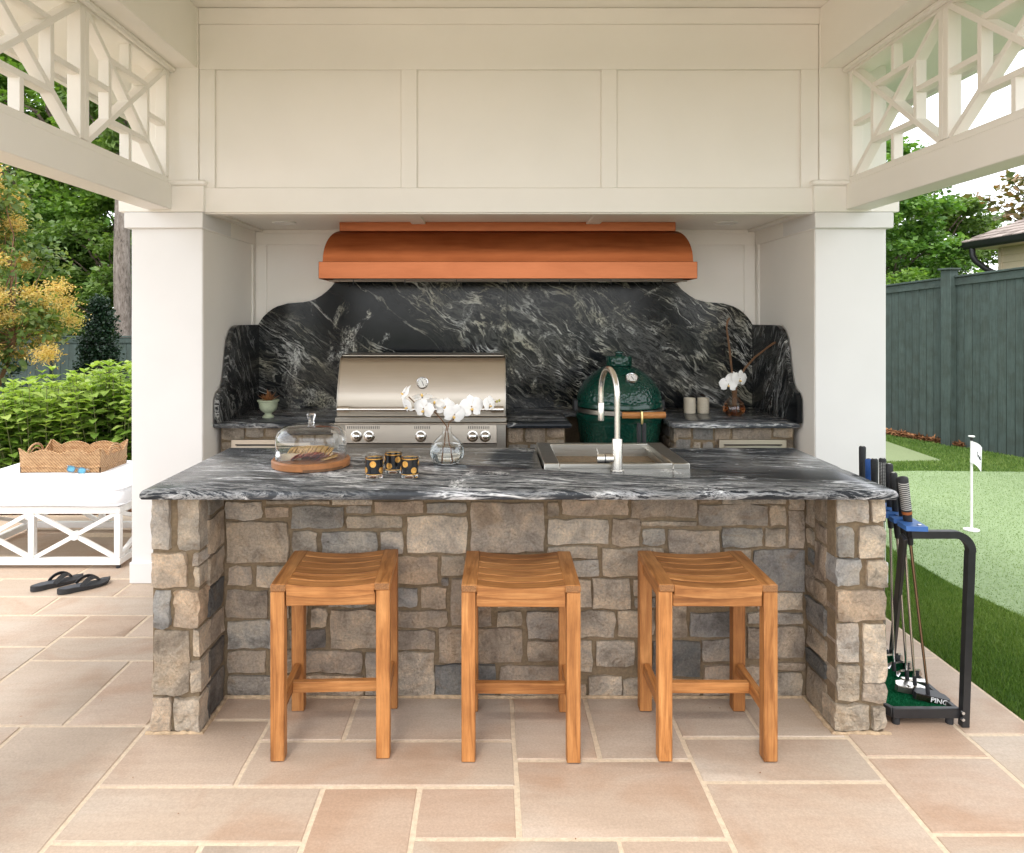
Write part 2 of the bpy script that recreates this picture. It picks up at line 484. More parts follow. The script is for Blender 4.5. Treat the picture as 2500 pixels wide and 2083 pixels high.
def mat_turf(name, c1, c2, c3, scale):
    m, t, b = newmat(name)
    n = noise(t, coords(t), scale, 5, .7)
    big = noise(t, coords(t), 2.0, 4, .6)
    k = mth(t, 'ADD', mth(t, 'MULTIPLY', n, .75), mth(t, 'MULTIPLY', big, .3))
    r = ramp(t, [(.3, c1), (.52, c2), (.74, c3)], k)
    t.links.new(r.outputs[0], b.inputs['Base Color'])
    b.inputs['Roughness'].default_value = .9
    b.inputs['Specular IOR Level'].default_value = .2
    bump(t, b, n, .8, .012)
    return m
M['turf_base'] = mat_turf('turf_backing', (.018, .045, .010), (.035, .075, .015), (.06, .11, .025), 120)
M['green'] = mat_turf('putting_green_pile', (.19, .26, .13), (.235, .31, .16), (.285, .36, .195), 34)
M['green_dull'] = mat_turf('dull_putting_pile', (.17, .21, .10), (.21, .255, .13), (.25, .295, .16), 60)
M['mat_green'] = mat_turf('emerald_mat', (.002, .10, .035), (.006, .17, .065), (.02, .27, .11), 220)
M['blade'] = mat_leaf('turf_blade', (.065, .135, .022), (.125, .215, .040), (.24, .32, .09), .3, .5)
M['blade_pale'] = mat_leaf('putting_blade', (.19, .265, .125), (.24, .32, .16), (.295, .37, .20), .3, .6)

def mat_shingle(single=False):
    m, t, b = newmat('asphalt_shingle')
    oi = noise(t, coords(t), 7, 4)
    f = noise(t, coords(t), 160, 3)
    g = t.nodes.new('ShaderNodeNewGeometry')
    rnd_ = nd(t, 'ShaderNodeObjectInfo').outputs['Random'] if single else g.outputs['Random Per Island']
    k = mth(t, 'ADD', mth(t, 'MULTIPLY', rnd_, .5), mth(t, 'MULTIPLY', f, .5))
    r = ramp(t, [(.25, (.15, .115, .10)), (.75, (.33, .27, .24))], k)
    t.links.new(r.outputs[0], b.inputs['Base Color'])
    b.inputs['Roughness'].default_value = .95
    return m
M['shingle'] = mat_shingle()
M['shingle_tab'] = mat_shingle(True)

# ------------------------------------------------------------------ mesh helpers
def world_off(p):
    v = Vector((0, 0, 0))
    while p is not None:
        v = v + p.location
        p = p.parent
    return v

class MB:
    def __init__(self):
        self.v, self.f = [], []

    def add(self, verts, faces):
        o = len(self.v)
        self.v += [tuple(x) for x in verts]
        self.f += [tuple(i + o for i in f) for f in faces]
        return self

    def box(self, x0, y0, z0, x1, y1, z1, bev=0.0):
        if x1 < x0: x0, x1 = x1, x0
        if y1 < y0: y0, y1 = y1, y0
        if z1 < z0: z0, z1 = z1, z0
        c = Vector(((x0 + x1) / 2, (y0 + y1) / 2, (z0 + z1) / 2))
        return self.obox(c, (x1 - x0) / 2, (y1 - y0) / 2, (z1 - z0) / 2, Matrix.Identity(3), bev)

    def obox(self, c, hx, hy, hz, rot, bev=0.0):
        c = Vector(c)
        h = (hx, hy, hz)
        bev = min(bev, .45 * min(h) * 2)
        if bev <= 0:
            vs = [c + rot @ Vector((sx * hx, sy * hy, sz * hz)) for sz in (-1, 1) for sy in (-1, 1) for sx in (-1, 1)]
            return self.add(vs, [(0, 2, 3, 1), (4, 5, 7, 6), (0, 1, 5, 4), (2, 6, 7, 3), (0, 4, 6, 2), (1, 3, 7, 5)])
        idx, vs = {}, []
        for sx in (-1, 1):
            for sy in (-1, 1):
                for sz in (-1, 1):
                    s = (sx, sy, sz)
                    for a in range(3):
                        p = [s[i] * (h[i] - (0 if i == a else bev)) for i in range(3)]
                        idx[(s, a)] = len(vs)
                        vs.append(c + rot @ Vector(p))
        fs = []
        for a in range(3):
            b_, c_ = (a + 1) % 3, (a + 2) % 3
            for sg in (-1, 1):
                q = []
                for (u, w) in ((-1, -1), (1, -1), (1, 1), (-1, 1)):
                    s = [0, 0, 0]
                    s[a], s[b_], s[c_] = sg, u, w
                    q.append(idx[(tuple(s), a)])
                fs.append(tuple(q if sg > 0 else q[::-1]))
        for a in range(3):                                  # edges along axis a
            b_, c_ = (a + 1) % 3, (a + 2) % 3
            for u in (-1, 1):
                for w in (-1, 1):
                    s0, s1 = [0, 0, 0], [0, 0, 0]
                    s0[a], s0[b_], s0[c_] = -1, u, w
                    s1[a], s1[b_], s1[c_] = 1, u, w
                    s0, s1 = tuple(s0), tuple(s1)
                    q = [idx[(s0, b_)], idx[(s1, b_)], idx[(s1, c_)], idx[(s0, c_)]]
                    fs.append(tuple(q if u * w < 0 else q[::-1]))
        for sx in (-1, 1):
            for sy in (-1, 1):
                for sz in (-1, 1):
                    s = (sx, sy, sz)
                    q = [idx[(s, 0)], idx[(s, 1)], idx[(s, 2)]]
                    fs.append(tuple(q if sx * sy * sz > 0 else q[::-1]))
        return self.add(vs, fs)

    def bar(self, a, b, w, d, side=(1, 0, 0), bev=0.0):
        """a beam from a to b; w is its size across side x axis, d along side"""
        a, b = Vector(a), Vector(b)
        ax = (b - a)
        L = ax.length
        ax.normalize()
        s = Vector(side)
        s = (s - ax * s.dot(ax)).normalized()
        t = ax.cross(s)
        return self.obox((a + b) / 2, L / 2, d / 2, w / 2, Matrix((ax, s, t)).transposed(), bev)

    def lathe(self, prof, seg=24, c=(0, 0, 0), sx=1.0, sy=1.0, caps=True):
        c = Vector(c)
        vs, fs = [], []
        n = len(prof)
        for (r, z) in prof:
            for k in range(seg):
                a = 2 * PI * k / seg
                vs.append(c + Vector((max(r, 1e-4) * math.cos(a) * sx, max(r, 1e-4) * math.sin(a) * sy, z)))
        for i in range(n - 1):
            for k in range(seg):
                k2 = (k + 1) % seg
                fs.append((i * seg + k, i * seg + k2, (i + 1) * seg + k2, (i + 1) * seg + k))
        if caps:
            fs.append(tuple(range(seg))[::-1])
            fs.append(tuple((n - 1) * seg + k for k in range(seg)))
        return self.add(vs, fs)

    def tube(self, pts, rad, seg=8, caps=True):
        pts = [Vector(p) for p in pts]
        n = len(pts)
        if not hasattr(rad, '__len__'):
            rad = [rad] * n
        vs, fs = [], []
        prev = None
        for i, p in enumerate(pts):
            d = (pts[min(i + 1, n - 1)] - pts[max(i - 1, 0)]).normalized()
            if prev is None:
                u = d.orthogonal().normalized()
            else:
                u = (prev - d * prev.dot(d))
                u = u.normalized() if u.length > 1e-6 else d.orthogonal().normalized()
            prev = u
            w = d.cross(u)
            for k in range(seg):
                a = 2 * PI * k / seg
                vs.append(p + (u * math.cos(a) + w * math.sin(a)) * rad[i])
        for i in range(n - 1):
            for k in range(seg):
                k2 = (k + 1) % seg
                fs.append((i * seg + k, i * seg + k2, (i + 1) * seg + k2, (i + 1) * seg + k))
        if caps:
            fs.append(tuple(range(seg))[::-1])
            fs.append(tuple((n - 1) * seg + k for k in range(seg)))
        return self.add(vs, fs)

    def prism(self, poly, f0, f1):
        """poly: 2-D points; f0/f1 map a 2-D point to the two end faces"""
        n = len(poly)
        vs = [f0(p) for p in poly] + [f1(p) for p in poly]
        fs = [tuple(range(n)), tuple(range(2 * n - 1, n - 1, -1))]
        fs += [(i, i + n, (i + 1) % n + n, (i + 1) % n) for i in range(n)]
        return self.add(vs, fs)

    def grid(self, fn, nu, nv, wrap=False):
        vs = [fn(i / nu, j / nv) for j in range(nv + 1) for i in range(nu + 1)]
        fs = [(j * (nu + 1) + i, j * (nu + 1) + i + 1, (j + 1) * (nu + 1) + i + 1, (j + 1) * (nu + 1) + i) for j in range(nv) for i in range(nu)]
        return self.add(vs, fs)

    def build(self, name, mat, parent=None, smooth=38, fix=True):
        off = world_off(parent)
        me = bpy.data.meshes.new(name)
        me.from_pydata([(x - off[0], y - off[1], z - off[2]) for x, y, z in self.v], [], self.f)
        if fix:
            bm = bmesh.new()
            bm.from_mesh(me)
            bmesh.ops.recalc_face_normals(bm, faces=bm.faces)
            bm.to_mesh(me)
            bm.free()
        if smooth:
            me.polygons.foreach_set('use_smooth', [True] * len(me.polygons))
            me.set_sharp_from_angle(angle=R(smooth))
        if mat is not None:
            me.materials.append(M[mat] if isinstance(mat, str) else mat)
        o = bpy.data.objects.new(name, me)
        COL.objects.link(o)
        o.parent = parent
        return o

def tag(o, label=None, cat=None, group=None, kind=None):
    if label: o['label'] = label
    if cat: o['category'] = cat
    if group: o['group'] = group
    if kind: o['kind'] = kind
    return o

def thing(name, label, cat, loc=(0, 0, 0), group=None):
    o = bpy.data.objects.new(name, None)
    o.empty_display_size = .1
    COL.objects.link(o)
    o.location = loc
    return tag(o, label, cat, group)

def copy_tree(o, parent=None):
    c = o.copy()
    COL.objects.link(c)
    if parent is not None:
        c.parent = parent
    for ch in list(o.children):
        copy_tree(ch, c)
    return c

def box_part(name, mat, parent, x0, y0, z0, x1, y1, z1, bev=.003):
    return MB().box(x0, y0, z0, x1, y1, z1, bev).build(name, mat, parent)

def soft_box(name, mat, parent, x0, y0, z0, x1, y1, z1, bev, seg=4, sub=0, puff=0.0):
    """a box with round edges; puff swells its top"""
    bm = bmesh.new()
    bmesh.ops.create_cube(bm, size=1)
    for v in bm.verts:
        v.co = Vector(((x0 + x1) / 2 + v.co.x * (x1 - x0), (y0 + y1) / 2 + v.co.y * (y1 - y0), (z0 + z1) / 2 + v.co.z * (z1 - z0)))
    if sub:
        bmesh.ops.subdivide_edges(bm, edges=bm.edges[:], cuts=sub, use_grid_fill=True)
        for v in bm.verts:
            u = (v.co.x - x0) / (x1 - x0) * 2 - 1
            w = (v.co.y - y0) / (y1 - y0) * 2 - 1
            if v.co.z > (z0 + z1) / 2:
                v.co.z += puff * (1 - u ** 4) * (1 - w ** 4)
    sharp = [e for e in bm.edges if len(e.link_faces) == 2 and e.calc_face_angle(0) > .9]
    bmesh.ops.bevel(bm, geom=sharp, offset=bev, segments=seg, affect='EDGES', profile=.5)
    off = world_off(parent)
    bmesh.ops.translate(bm, verts=bm.verts, vec=-off)
    me = bpy.data.meshes.new(name)
    bm.to_mesh(me)
    bm.free()
    me.polygons.foreach_set('use_smooth', [True] * len(me.polygons))
    me.set_sharp_from_angle(angle=R(50))
    me.materials.append(M[mat])
    o = bpy.data.objects.new(name, me)
    COL.objects.link(o)
    o.parent = parent
    return o

# leaves: many small folded blades in one mesh, built with numpy
def leaf_mesh(name, mat, parent, C, D, N, L, W, shape='diamond', kind=None):
    """C centres of leaf bases, D directions, N up-normals (arrays n x 3), L lengths, W widths"""
    D = D / np.linalg.norm(D, axis=1, keepdims=True)
    S = np.cross(D, N)
    S /= np.linalg.norm(S, axis=1, keepdims=True) + 1e-9
    N2 = np.cross(S, D)
    L, W = L[:, None], W[:, None]
    if shape == 'diamond':
        P = [C, C + D * L * .5 + S * W * .5 - N2 * W * .12, C + D * L, C + D * L * .5 - S * W * .5 - N2 * W * .12]
        faces = [(0, 1, 2), (0, 2, 3)]
    elif shape == 'blade':
        P = [C - S * W * .5, C + S * W * .5, C + D * L]
        faces = [(0, 1, 2)]
    else:                                                    # ovate leaf, folded along the midrib and drooping
        tip = C + D * L - N2 * L * .16
        mid = C + D * L * .5 + N2 * L * .02
        P = [C, C + D * L * .3 + S * W * .46 + N2 * W * .16, C + D * L * .68 + S * W * .36 + N2 * W * .08 - N2 * L * .05, tip,
             C + D * L * .68 - S * W * .36 + N2 * W * .08 - N2 * L * .05, C + D * L * .3 - S * W * .46 + N2 * W * .16, mid]
        faces = [(0, 1, 6), (1, 2, 6), (2, 3, 6), (3, 4, 6), (4, 5, 6), (5, 0, 6)]
    n, k = len(C), len(P)
    V = np.stack(P, axis=1).reshape(-1, 3)
    F = (np.array(faces)[None] + (np.arange(n) * k)[:, None, None]).reshape(-1, 3)
    off = world_off(parent)
    V = V - np.array(off)[None]
    me = bpy.data.meshes.new(name)
    me.vertices.add(len(V))
    me.vertices.foreach_set('co', V.astype(np.float32).ravel())
    me.loops.add(F.size)
    me.loops.foreach_set('vertex_index', F.astype(np.int32).ravel())
    me.polygons.add(len(F))
    me.polygons.foreach_set('loop_start', (np.arange(len(F)) * 3).astype(np.int32))
    me.polygons.foreach_set('loop_total', np.full(len(F), 3, np.int32))
    me.update(calc_edges=True)
    me.materials.append(M[mat])
    o = bpy.data.objects.new(name, me)
    COL.objects.link(o)
    o.parent = parent
    if kind or parent is not None: o['kind'] = 'stuff'
    return o

def rand_dirs(n, flat=.5, down=0.0):
    d = RNG.normal(size=(n, 3))
    d[:, 2] = d[:, 2] * flat - down
    return d

def clump_points(centres, radii, per):
    c = np.repeat(np.array(centres), per, axis=0)
    r = np.repeat(np.array(radii), per, axis=0)
    p = RNG.normal(size=c.shape)
    p /= np.linalg.norm(p, axis=1, keepdims=True)
    p *= (RNG.random((len(c), 1)) ** .5)
    return c + p * r

def ellipsoid_points(n, c, r, shell=.55):
    p = RNG.normal(size=(n, 3))
    p /= np.linalg.norm(p, axis=1, keepdims=True)
    p *= (shell + (1 - shell) * RNG.random((n, 1)) ** .5)
    return np.array(c) + p * np.array(r)

# ------------------------------------------------------------------ ground, terrace, turf
def ground_z(x, y):
    z = -.03
    if x < -2 and y > 7.2:
        z -= .55 * min(1, (y - 7.2) / 3.2)
    return z
g = MB()
xs = [-160, -60, -25, -14, -10, -7, -5, -3.6, -2, 0, 2.06, 4, 6, 8, 12, 25, 60, 160]
ys = [-160, -60, -20, -6, 0, 3, 5.7, 7.2, 8.2, 9.3, 10.4, 12.5, 16, 25, 60, 200]
vs = [(x, y, ground_z(x, y)) for y in ys for x in xs]
nx = len(xs)
g.add(vs, [(j * nx + i, j * nx + i + 1, (j + 1) * nx + i + 1, (j + 1) * nx + i) for j in range(len(ys) - 1) for i in range(nx - 1)])
tag(g.build('ground', 'soil', smooth=0), kind='structure')

terrace = thing('terrace', None, None, (0, 0, 0))
terrace['kind'] = 'structure'
MB().box(-6.2, -3.2, -.12, 2.055, 5.78, -.0025).build('mortar_bed', 'grout', terrace, smooth=0)
SLABS = [(-.846, -.55, 1.5, 2.153), (-1.3, -.846, 1.5, 2.153), (-1.3, -.55, 2.153, 2.414), (-.55, -.232, 1.75, 2.414), (-.232, .087, 2.17, 2.414),
 (-.232, .382, 1.5, 2.17), (.382, .71, 1.5, 2.17), (.087, .71, 2.17, 2.561), (.71, 1.323, 1.85, 2.439), (1.323, 1.765, 2.192, 2.578), (1.323, 1.765, 1.55, 2.192),
 (1.323, 1.765, 2.578, 3.02), (-1.3, -.845, 2.414, 2.817), (-.845, .087, 2.414, 2.677), (.705, 1.323, 2.439, 2.699), (-.845, -.539, 2.677, 3.1), (-.539, .087, 2.677, 3.1),
 (.087, .385, 2.561, 3.1), (.385, .705, 2.561, 3.1), (.705, 1.009, 2.699, 3.1), (1.009, 1.323, 2.699, 3.1), (-1.3, -.845, 2.817, 3.1),
 (-1.77, -1.3, 1.8, 2.776), (-2.4, -1.77, 2.1, 2.776), (-3.1, -2.4, 2.1, 2.776), (-1.62, -1.3, 2.776, 3.309), (-2.086, -1.62, 2.776, 3.309), (-2.7, -2.086, 2.776, 3.45), (-3.3, -2.7, 2.776, 3.45),
 (-2.09, -1.3, 3.309, 3.554), (-2.09, -1.776, 3.554, 3.818), (-1.776, -1.3, 3.554, 3.818), (-2.75, -2.09, 3.45, 3.818), (-3.3, -2.75, 3.45, 3.818),
 (-2.39, -1.5, 3.818, 4.074), (-3.1, -2.39, 3.818, 4.074), (-3.7, -3.1, 3.818, 4.074), (-2.1, -1.5, 4.074, 4.358), (-2.9, -2.1, 4.074, 4.358), (-3.6, -2.9, 4.074, 4.358),
 (-2.5, -2.0, 4.358, 4.80), (-3.2, -2.5, 4.358, 4.66), (-3.9, -3.2, 4.358, 4.8), (-3.0, -2.5, 4.66, 5.2), (-2.5, -2.1, 4.8, 5.3), (-3.6, -3.0, 4.8, 5.3), (-3.0, -2.1, 5.3, 5.76), (-3.8, -3.0, 5.3, 5.76),
 (-4.6, -3.8, 5.1, 5.76), (-4.5, -3.6, 4.8, 5.1), (-4.6, -3.9, 4.2, 4.8),
 (1.765, 2.05, 1.2, 1.95), (1.765, 2.05, 1.95, 2.72), (1.765, 2.05, 2.72, 3.34), (1.765, 2.05, 3.34, 4.1), (1.765, 2.05, 4.1, 4.9), (1.765, 2.05, 4.9, 5.7),
 (1.323, 1.765, 3.02, 3.6), (1.323, 1.765, 3.6, 4.3)]
def free_area(x0, x1, y0, y1):
    return not any(a < x1 - .01 and b > x0 + .01 and c < y1 - .01 and d > y0 + .01 for a, b, c, d in SLABS)
# the rest of the terrace, laid in rows under the island, inside the bay and behind the camera
rows = [(-3.1, -2.5), (-2.5, -1.9), (-1.9, -1.4), (-1.4, -.8), (-.8, -.3), (-.3, .3), (.3, .8), (.8, 1.2), (1.2, 1.5), (1.5, 1.85), (1.85, 2.1), (2.1, 2.414), (2.414, 2.776), (2.776, 3.1), (3.1, 3.6), (3.6, 4.2), (4.2, 4.8), (4.8, 5.3)]
for (y0, y1) in rows:
    x = -6.1 + random.random() * .3
    while x < 1.7:
        w = random.choice((.45, .6, .75, .9))
        x1 = min(x + w, 1.765)
        if y0 < 1.2 and x1 > 1.7: x1 = 2.05
        if free_area(x, x1, y0, y1):
            SLABS.append((x, x1, y0, y1))
            x = x1
        else:
            x += .05
def slab(x0, x1, y0, y1):
    m = MB()
    j = .0072
    x0, x1, y0, y1 = x0 + j, x1 - j, y0 + j, y1 - j
    zt = random.uniform(-.0008, .0012)
    tilt = [random.uniform(-.0006, .0006) for _ in range(4)]
    def ring(inset, z, jit, tl):
        pts = []
        cs = [(x0 + inset, y0 + inset), (x1 - inset, y0 + inset), (x1 - inset, y1 - inset), (x0 + inset, y1 - inset)]
        for q in range(4):
            a, b = cs[q], cs[(q + 1) % 4]
            for k in range(4):
                u = k / 4
                px, py = a[0] + (b[0] - a[0]) * u, a[1] + (b[1] - a[1]) * u
                pts.append((px + random.uniform(-jit, jit), py + random.uniform(-jit, jit), z + (tilt[q] * (1 - u) + tilt[(q + 1) % 4] * u if tl else 0)))
        return pts
    a, b, c = ring(0, -.05, .0012, 0), ring(0, zt - .003, .0016, 1), ring(.004, zt, .0008, 1)
    m.add(a + b + c, [(i, (i + 1) % 16, (i + 1) % 16 + 16, i + 16) for i in range(16)] + [(i + 16, (i + 1) % 16 + 16, (i + 1) % 16 + 32, i + 32) for i in range(16)] + [tuple(range(32, 48))])
    return m.build('paving_slab', 'slab', terrace, smooth=30)
for s in SLABS:
    slab(*s)

MB().box(-9, -13, -.12, 6, -3.21, -.004).build('bounce_deck', 'deck', None, smooth=0)['kind'] = 'structure'  # unseen pale ground added behind the camera to bounce light onto the walls
n = 46
Cd = np.stack([RNG.uniform(-3.2, 1.9, n), RNG.uniform(1.9, 4.4, n), np.full(n, .003)], 1)
bits = leaf_mesh('floor_debris', 'chip', None, Cd, rand_dirs(n, .1), RNG.normal(size=(n, 3)) * .2 + (0, 0, 1), RNG.uniform(.004, .012, n), RNG.uniform(.003, .006, n), 'diamond', 'stuff')
tag(bits, 'tiny dry leaf bits scattered over the stone paving', 'debris')
def sheet(name, pts, z, mat, thick=.02):
    m = MB()
    m.prism(pts, lambda p: (p[0], p[1], z - thick), lambda p: (p[0], p[1], z))
    return m.build(name, mat, None, smooth=0)
TURF = [(2.062, -3.19), (12, -3.19), (12, 8), (6.2, 8), (5.42, 10.1), (4.7, 9.9), (2.33, 9.6), (2.062, 8)]
tag(sheet('turf', TURF, -.012, 'turf_base', .015), kind='structure')
GREEN = [(2.71, 4.95), (2.70, 4.3), (2.74, 4.0), (2.80, 3.72), (2.95, 3.35), (3.2, 3.0), (3.6, 2.7), (4.3, 2.5), (6.2, 2.45), (6.6, 4.5), (6.35, 7.2), (5.6, 7.44), (4.4, 7.5), (3.4, 7.42), (2.9, 6.9), (2.74, 6.0)]
tag(sheet('putting_green', GREEN, -.004, 'green', .007), kind='structure')
GREEN2 = [(5.06, 9.35), (4.98, 8.06), (4.32, 7.99), (3.0, 8.0), (2.5, 8.2), (2.5, 9.3), (3.6, 9.55)]
far_green = sheet('putting_green', GREEN2, -.004, 'green_dull', .007)
far_green['kind'] = 'structure'

def inside(px, py, poly):
    r = np.zeros(len(px), bool)
    n = len(poly)
    for i in range(n):
        x0, y0 = poly[i]
        x1, y1 = poly[(i + 1) % n]
        c = ((y0 > py) != (y1 > py)) & (px < (x1 - x0) * (py - y0) / (y1 - y0 + 1e-12) + x0)
        r ^= c
    return r
def blades(name, n, bounds, keep, h, w, mat, z):
    x = RNG.uniform(bounds[0], bounds[1], n)
    y = RNG.uniform(bounds[2], bounds[3], n)
    k = keep(x, y)
    x, y = x[k], y[k]
    n = len(x)
    C = np.stack([x, y, np.full(n, z)], 1)
    D = np.stack([RNG.normal(0, .45, n), RNG.normal(0, .45, n), np.ones(n)], 1)
    N = RNG.normal(size=(n, 3)) * (1, 1, .1)
    o = leaf_mesh(name, mat, None, C, D, N, RNG.uniform(.6, 1.2, n) * h, RNG.uniform(.7, 1.2, n) * w, 'blade', 'stuff')
    return o
on_turf = lambda x, y: inside(x, y, TURF) & ~inside(x, y, GREEN) & ~inside(x, y, GREEN2)
o = blades('turf_grass', 230000, (2.05, 3.3, 2.0, 5.2), on_turf, .026, .0045, 'blade', -.013)
tag(o, 'dark green artificial turf fringe along the stone path', 'turf')
o = blades('turf_grass', 150000, (2.05, 7.0, 5.2, 10), on_turf, .03, .011, 'blade', -.013)
tag(o, 'dark green artificial turf bank behind the pale putting green', 'turf')
o = blades('putting_grass', 90000, (2.7, 6.4, 2.4, 7.5), lambda x, y: inside(x, y, GREEN), .011, .006, 'blade_pale', -.005)
tag(o, 'short pale pile of the near putting green', 'turf')

# planting bed on the left and mulch wedge by the right fence
tag(sheet('planting_bed', [(-12, 5.80), (-2.2, 5.80), (-2.2, 7.2), (-12, 7.2)], -.01, 'mulch_base', .02), kind='structure')
def chips(name, n, fn, label):
    C = fn(n)
    D = rand_dirs(n, .35)
    N = RNG.normal(size=(n, 3)) * .5 + (0, 0, 1)
    return tag(leaf_mesh(name, 'chip', None, C, D, N, RNG.uniform(.03, .08, n), RNG.uniform(.012, .03, n), 'diamond', 'stuff'), label, 'mulch')
chips('bark_mulch', 14000, lambda n: np.stack([RNG.uniform(-7, -2.2, n), RNG.uniform(5.82, 7.1, n), RNG.uniform(-.01, .03, n)], 1), 'red brown bark mulch in the bed behind the white ottoman')
def wedge(n):
    u = RNG.random(n) ** .8
    x = 4.2 + u * 1.55
    yb = 10 - (x - 5.41) / .3315
    y = np.minimum(yb, 10.25) - .06 - RNG.random(n) * np.clip((5.78 - x) * .55, .05, .75)
    return np.stack([x, y, RNG.uniform(-.01, .05, n) + .05 * np.clip(5.6 - x, 0, 1)], 1)
chips('bark_mulch', 6000, wedge, 'wedge of red brown pine straw at the foot of the right fence')

# ------------------------------------------------------------------ pavilion
XL, XR = -1.689, 1.909                   # inner faces of the bay
XC = .11
def mir(x): return 2 * XC - x
YF, YB = 4.293, 5.245                    # front of the bay, back wall
pav = thing('pavilion', 'cream painted garden pavilion with panelled wall over the kitchen bay', 'pavilion', (XC, YF, 0))
def pbox(name, *a, bev=.003, mat='paint', parent=None):
    return box_part(name, mat, parent or pav, *a, bev=bev)
def both(name, x0, y0, z0, x1, y1, z1, bev=.003, mat='paint', parent=None):
    a = pbox(name, x0, y0, z0, x1, y1, z1, bev=bev, mat=mat, parent=parent)
    b = pbox(name, mir(x1), y0, z0, mir(x0), y1, z1, bev=bev, mat=mat, parent=parent)
    return a, b
# columns are the ends of the bay's side walls
for sgn in (0, 1):
    f = (lambda x: x) if sgn == 0 else mir
    def pb(name, x0, y0, z0, x1, y1, z1, bev=.003, parent=None, mat='paint_lit'):
        x0, x1 = sorted((f(x0), f(x1)))
        return box_part(name, mat, parent or pav, x0, y0, z0, x1, y1, z1, bev)
    c = pb('column', -2.104, YF, 0, XL, YF + .42, 2.172)
    c['label'] = 'white square column, ' + ('left' if sgn == 0 else 'right') + ' end of the kitchen bay'
    pb('base_board', -2.109, YF - .018, 0, XL + .012, YF + .42, .123, .004, c)
    pb('capital', -2.134, YF - .03, 2.078, XL + .014, YF + .44, 2.170, .004, c)
    pb('side_wall', -2.09, YF + .42, 0, XL - .002, YB + .1, 2.30, .002, mat='paint')
    pb('side_lining', XL - .0015, YF + .006, 0, XL + .003, YB - .0005, 2.186, .001, mat='paint')
    pb('frieze_board', XL + .0025, YF + .02, 2.075, XL + .012, YB - .012, 2.186, .002, mat='paint')
    pb('panel_trim', XL + .0025, YB - .075, .0, XL + .012, YB - .03, 2.075, .002, mat='paint')
    # entablature block, its moulding, and pilaster above
    b = pb('entablature_block', -2.167, YF - .03, 2.172, -1.669, YF + .44, 2.325, .004, mat='paint')
    pb('moulding', -2.18, YF - .045, 2.325, -1.653, YF + .44, 2.357, .010, b, mat='paint')
    pb('pilaster', -2.10, YF - .012, 2.357, -1.708, YF + .10, 3.37, .003, mat='paint')
    # long side beam, lattice sill, top rail and boxed soffit
    bm_ = pb('side_beam', -2.0, 1.35, 2.184, -1.855, YF - .032, 2.335, .004, mat='paint')
    pb('beam_cap', -1.985, 1.35, 2.335, -1.868, YF - .046, 2.372, .004, bm_, mat='paint')
    pb('top_rail', -1.985, 1.35, 2.976, -1.868, YF - .014, 3.014, .003, mat='paint')
    pb('rail_moulding', -1.868, 1.35, 2.986, -1.838, YF - .014, 3.016, .008, mat='paint')
    pb('soffit_box', -2.02, 1.20, 3.016, -1.717, YF - .002, 3.372, .003, mat='paint')
    pb('eave_board', -2.62, .80, 3.03, -2.02, 5.7, 3.06, .003, mat='paint')
    pb('fascia', -2.66, .77, 3.0, -2.62, 5.74, 3.19, .003, mat='paint')
    # front columns of the pavilion, behind the field of view
    c2 = pb('column', -2.104, 1.20, 0, XL, 1.60, 2.184)
    c2['label'] = 'white square column at the open ' + ('left' if sgn == 0 else 'right') + ' front corner'
    # three lattice panels over each beam
    ends = [4.247, 3.367, 2.487, 1.607]
    for k in range(3):
        ya, yb = ends[k], ends[k + 1]
        zb, zt = 2.372, 2.976
        lp = bpy.data.objects.new('lattice_panel', None)
        COL.objects.link(lp)
        lp.parent = pav
        lp.location = Vector((f(-1.90), (ya + yb) / 2, zb)) - pav.location
        xa, xb = f(-1.868), f(-1.928)
        xm = (xa + xb) / 2
        dx = abs(xa - xb)
        st = .036
        for yy in (ya - st / 2, yb + st / 2):
            MB().box(xa + (.004 if xa > xm else -.004), yy - st / 2, zb, xb, yy + st / 2, zt, .003).build('stile', 'paint', lp)
        y0, y1 = ya - st, yb + st
        P = lambda a, b: (xm, y0 + (y1 - y0) * a, zb + (zt - zb) * b)
        w = .028
        bars = [((0, 1), (1, 0), 0), ((0, 0), (1, 1), .002), ((.25, .25), (.25, .75), .004), ((.75, .25), (.75, .75), .004),
                ((.25, .75), (.75, .75), .003), ((.25, .25), (.75, .25), .003), ((.5, .75), (.5, 1), .005), ((.5, 0), (.5, .25), .005), ((0, .5), (.25, .5), .005), ((.75, .5), (1, .5), .005)]
        for (p, q, e) in bars:
            MB().bar(P(*p), P(*q), w, dx - 2 * e, (1, 0, 0), .002).build('lattice_bar', 'paint', lp)
# upper wall with recessed panels
uw = pbox('upper_wall', -1.708, YF + .012, 2.172, mir(-1.708), YF + .11, 3.372, mat='paint')
def frame(name, x0, z0, x1, z1, d=.016):
    return pbox(name, x0, YF - .004, z0, x1, YF + .012, z1, bev=.0025, parent=uw)
frame('bottom_rail', -1.706, 2.172, mir(-1.706), 2.316)
frame('header_rail', -1.706, 3.011, mir(-1.706), 3.274)
pbox('crown_board', -1.708, YF - .012, 3.274, mir(-1.708), YF + .012, 3.37, bev=.004, parent=uw)
for a, b in ((-1.706, -1.614), (-.521, -.429), (.6525, .744), (1.823, mir(-1.706))):
    frame('stile', a, 2.316, b, 3.011)
for a, b in ((-1.614, -.521), (-.429, .6525), (.744, 1.823)):
    pbox('wall_panel', a + .004, YF + .0085, 2.320, b - .004, YF + .0125, 3.007, bev=.001, parent=uw)
pbox('ceiling', -2.02, 1.20, 3.372, mir(-2.02), YF + .11, 3.42)
